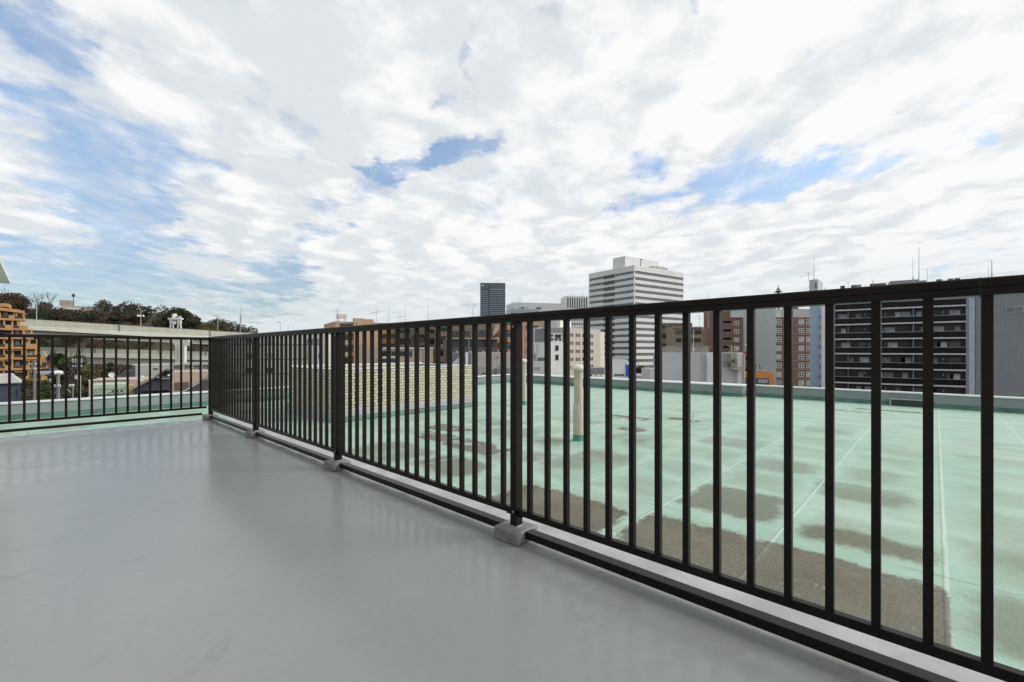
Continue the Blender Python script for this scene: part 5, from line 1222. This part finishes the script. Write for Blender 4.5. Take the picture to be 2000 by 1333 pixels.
# ---- wooded bank, trees and utility poles at the lower left
def bank_z(px): return WZ(792, 70)
bnk = MB()
for i in range(12):
    for j in range(6):
        px = -40+i*24; D = 58+j*10
        bnk.v.append((WX(px, D), D, WZ(796-j*9-(4 if 3 < i < 8 else 0), D)+rnd.uniform(-.3, .3)))
for i in range(11):
    for j in range(5): a = i*6+j; bnk.f.append((a, a+6, a+7, a+1))
structure('bank', bnk, mat('bank_soil', (.07, .064, .045), .9, .4, .3), 0, True)
zb_ = -14
tree('bush_tree', 'dense dark green tree standing right of the orange terraces below the lower viaduct', 112, 96, 690, 42, dgreen, zb_, n=330, ncl=30, size=.36, low=.35)
tree('bush_tree', 'large dark olive tree with paler tips below the lower viaduct', 148, 92, 694, 70, mgreen, zb_, n=330, ncl=44, size=.36, low=.25)
tree('bush_tree', 'yellowish green tree at the left end of the pinkish building', 168, 80, 717, 42, olive, zb_, n=300, ncl=30, size=.30, low=.25)
tree('bush_tree', 'small bluish dark tree under the lower viaduct', 213, 104, 709, 24, dgreen, zb_, n=240, ncl=18, size=.32, low=.3)
tree('bush_tree', 'dull brownish green tree filling the gap between the two darkest trees', 130, 88, 705, 46, dull, zb_, n=300, ncl=30, size=.3, low=.25)
tree('bush_tree', 'low green shrub tree behind the utility poles', 92, 62, 755, 40, mgreen, zb_, n=260, ncl=20, size=.24, low=.4)
tree('tower_tree', 'single round green tree at the foot of the white tower', 1252, 95, 710, 26, dgreen, GZ, n=220, ncl=14, size=.22, low=.6)
# dark scrub on the bank
sc = MB(); r6 = random.Random(5)
for _ in range(110):
    px = r6.uniform(44, 200); D = r6.uniform(62, 104); R = r6.uniform(.9, 1.9)
    leaves(sc, (WX(px, D), D, WZ(790-(D-58)*.9, D)+.3), R, 90, .2, .7, r6)
structure('bank_scrub', sc, leafmat('scrub', (.06, .058, .038)), kind='stuff')
def upole(px, ytop, D, label, arms, extra=None, r=.14):
    x = WX(px, D); zt = WZ(ytop, D)
    th = Thing('utility_pole', label, 'utility pole', (x, D, GZ), 0., 'utility poles beyond the left parapet')
    pc = mat('pole_concrete', (.19, .185, .175), .8, .1, 2)
    th.part('pole', MB().tube((x, D, GZ), (x, D, zt), r*1.4, r, n=10), pc)
    for (py, w) in arms:
        z_ = WZ(py, D); hw = w/2/FPX*D
        o = th.part('crossarm', MB().box(x-hw, x+hw, D-r-.1, D-r, z_-.06, z_+.06), steel)
        iz = MB()
        for k in (-.9, -.35, .35, .9): iz.tube((x+hw*k, D-r-.05, z_+.06), (x+hw*k, D-r-.05, z_+.24), .05, .035, n=6)
        th.part('insulator', iz, white, parent=o)
    return th, x, zt
th, x, zt = upole(113.5, 729, 48, 'utility pole with a two legged trestle, crossarms and clustered insulators', [(731, 16), (755.5, 17)])
th.part('transformer', MB().tube((x-.35, 47.6, WZ(746, 48)), (x-.35, 47.6, WZ(739, 48)), .16, n=10), steel)
th.part('brace', MB().tube((x-.6, 47.8, WZ(778, 48)), (x-.05, 47.8, WZ(766, 48)), .03, n=5), steel)
th, x, zt = upole(142, 753, 46, 'short pole with a pale platform cap and lamp dome beyond the left parapet', [(755, 9)], r=.065)
th.part('lamp_dome', MB().lathe(x, 46, [(.09, zt), (.10, zt+.06), (.06, zt+.11), (.01, zt+.13)], 12), white, smooth=True)
th.part('brace', MB().tube((x-.55, 45.8, WZ(756, 46)), (x-.02, 45.8, WZ(767, 46)), .035, n=5), steel)
th, x, zt = upole(67.5, 704, 60, 'tall pole wrapped in cables in front of the orange terraces', [(712, 14), (722, 12)])
th.part('cable_bundle', MB().tube((x-.3, 59.8, WZ(728, 60)), (x+.2, 59.8, WZ(706, 60)), .16, .1, n=6), mat('cable_grey', (.20, .18, .16), .8, .4, 6))
th, x, zt = upole(152.5, 700, 66, 'pole with three long crossarms standing before the dark olive tree', [(704, 20), (708, 20), (716, 19)], r=.10)
single('white_cabinet', MB().box(WX(146, 56), WX(152, 56), 56, 56.4, WZ(741, 56), WZ(734, 56)).tube((WX(149, 56), 56.5, GZ), (WX(149, 56), 56.5, WZ(735, 56)), .06, n=6), white, 'small white cabinet on a post among the dark scrub', 'cabinet', (WX(149, 56), 56, GZ))
# car on the lower street and cables
cb = MB()
for (a, ya, da), (b_, yb, db_) in (((113.5, 731, 48), (-30, 716, 40)), ((113.5, 733, 48), (-30, 722, 40)), ((113.5, 731, 48), (152.5, 708, 66)), ((67.5, 712, 60), (-20, 700, 52)), ((152.5, 704, 66), (260, 690, 90))):
    pa, pb = Vector((WX(a, da), da, WZ(ya, da))), Vector((WX(b_, db_), db_, WZ(yb, db_)))
    for k in range(8):
        q0, q1 = (pa.lerp(pb, (k+j)/8)-Vector((0, 0, 1.2*4*((k+j)/8)*(1-(k+j)/8)*.35)) for j in (0, 1)); cb.tube(q0, q1, .018, n=4, cap=False)
single('power_cables', cb, darkgrey, 'thin black overhead cables strung between the utility poles', 'cables', (WX(113, 48), 48, GZ))
# parked car on the bank road
D = 74.; x = WX(86, D); z_ = WZ(735.5, D)
th = Thing('parked_car', 'small white parked car near the foot of the orange terraces', 'car', (x, D, z_))
th.part('body', MB().prism([(x-1.7, z_+.25), (x-1.75, z_+.7), (x-1.0, z_+.85), (x+1.2, z_+.9), (x+1.7, z_+.75), (x+1.75, z_+.3)], 'y', D, D+1.5), mat('car_white', (.66, .66, .66), .25), bevel=.06)
th.part('cabin', MB().prism([(x-1.0, z_+.85), (x-.55, z_+1.3), (x+.7, z_+1.33), (x+1.2, z_+.9)], 'y', D+.1, D+1.4), glass, bevel=.05)
for k in (-1.05, 1.05): th.part('wheel', MB().tube((x+k, D-.02, z_+.28), (x+k, D+.2, z_+.28), .28, n=14), darkgrey)
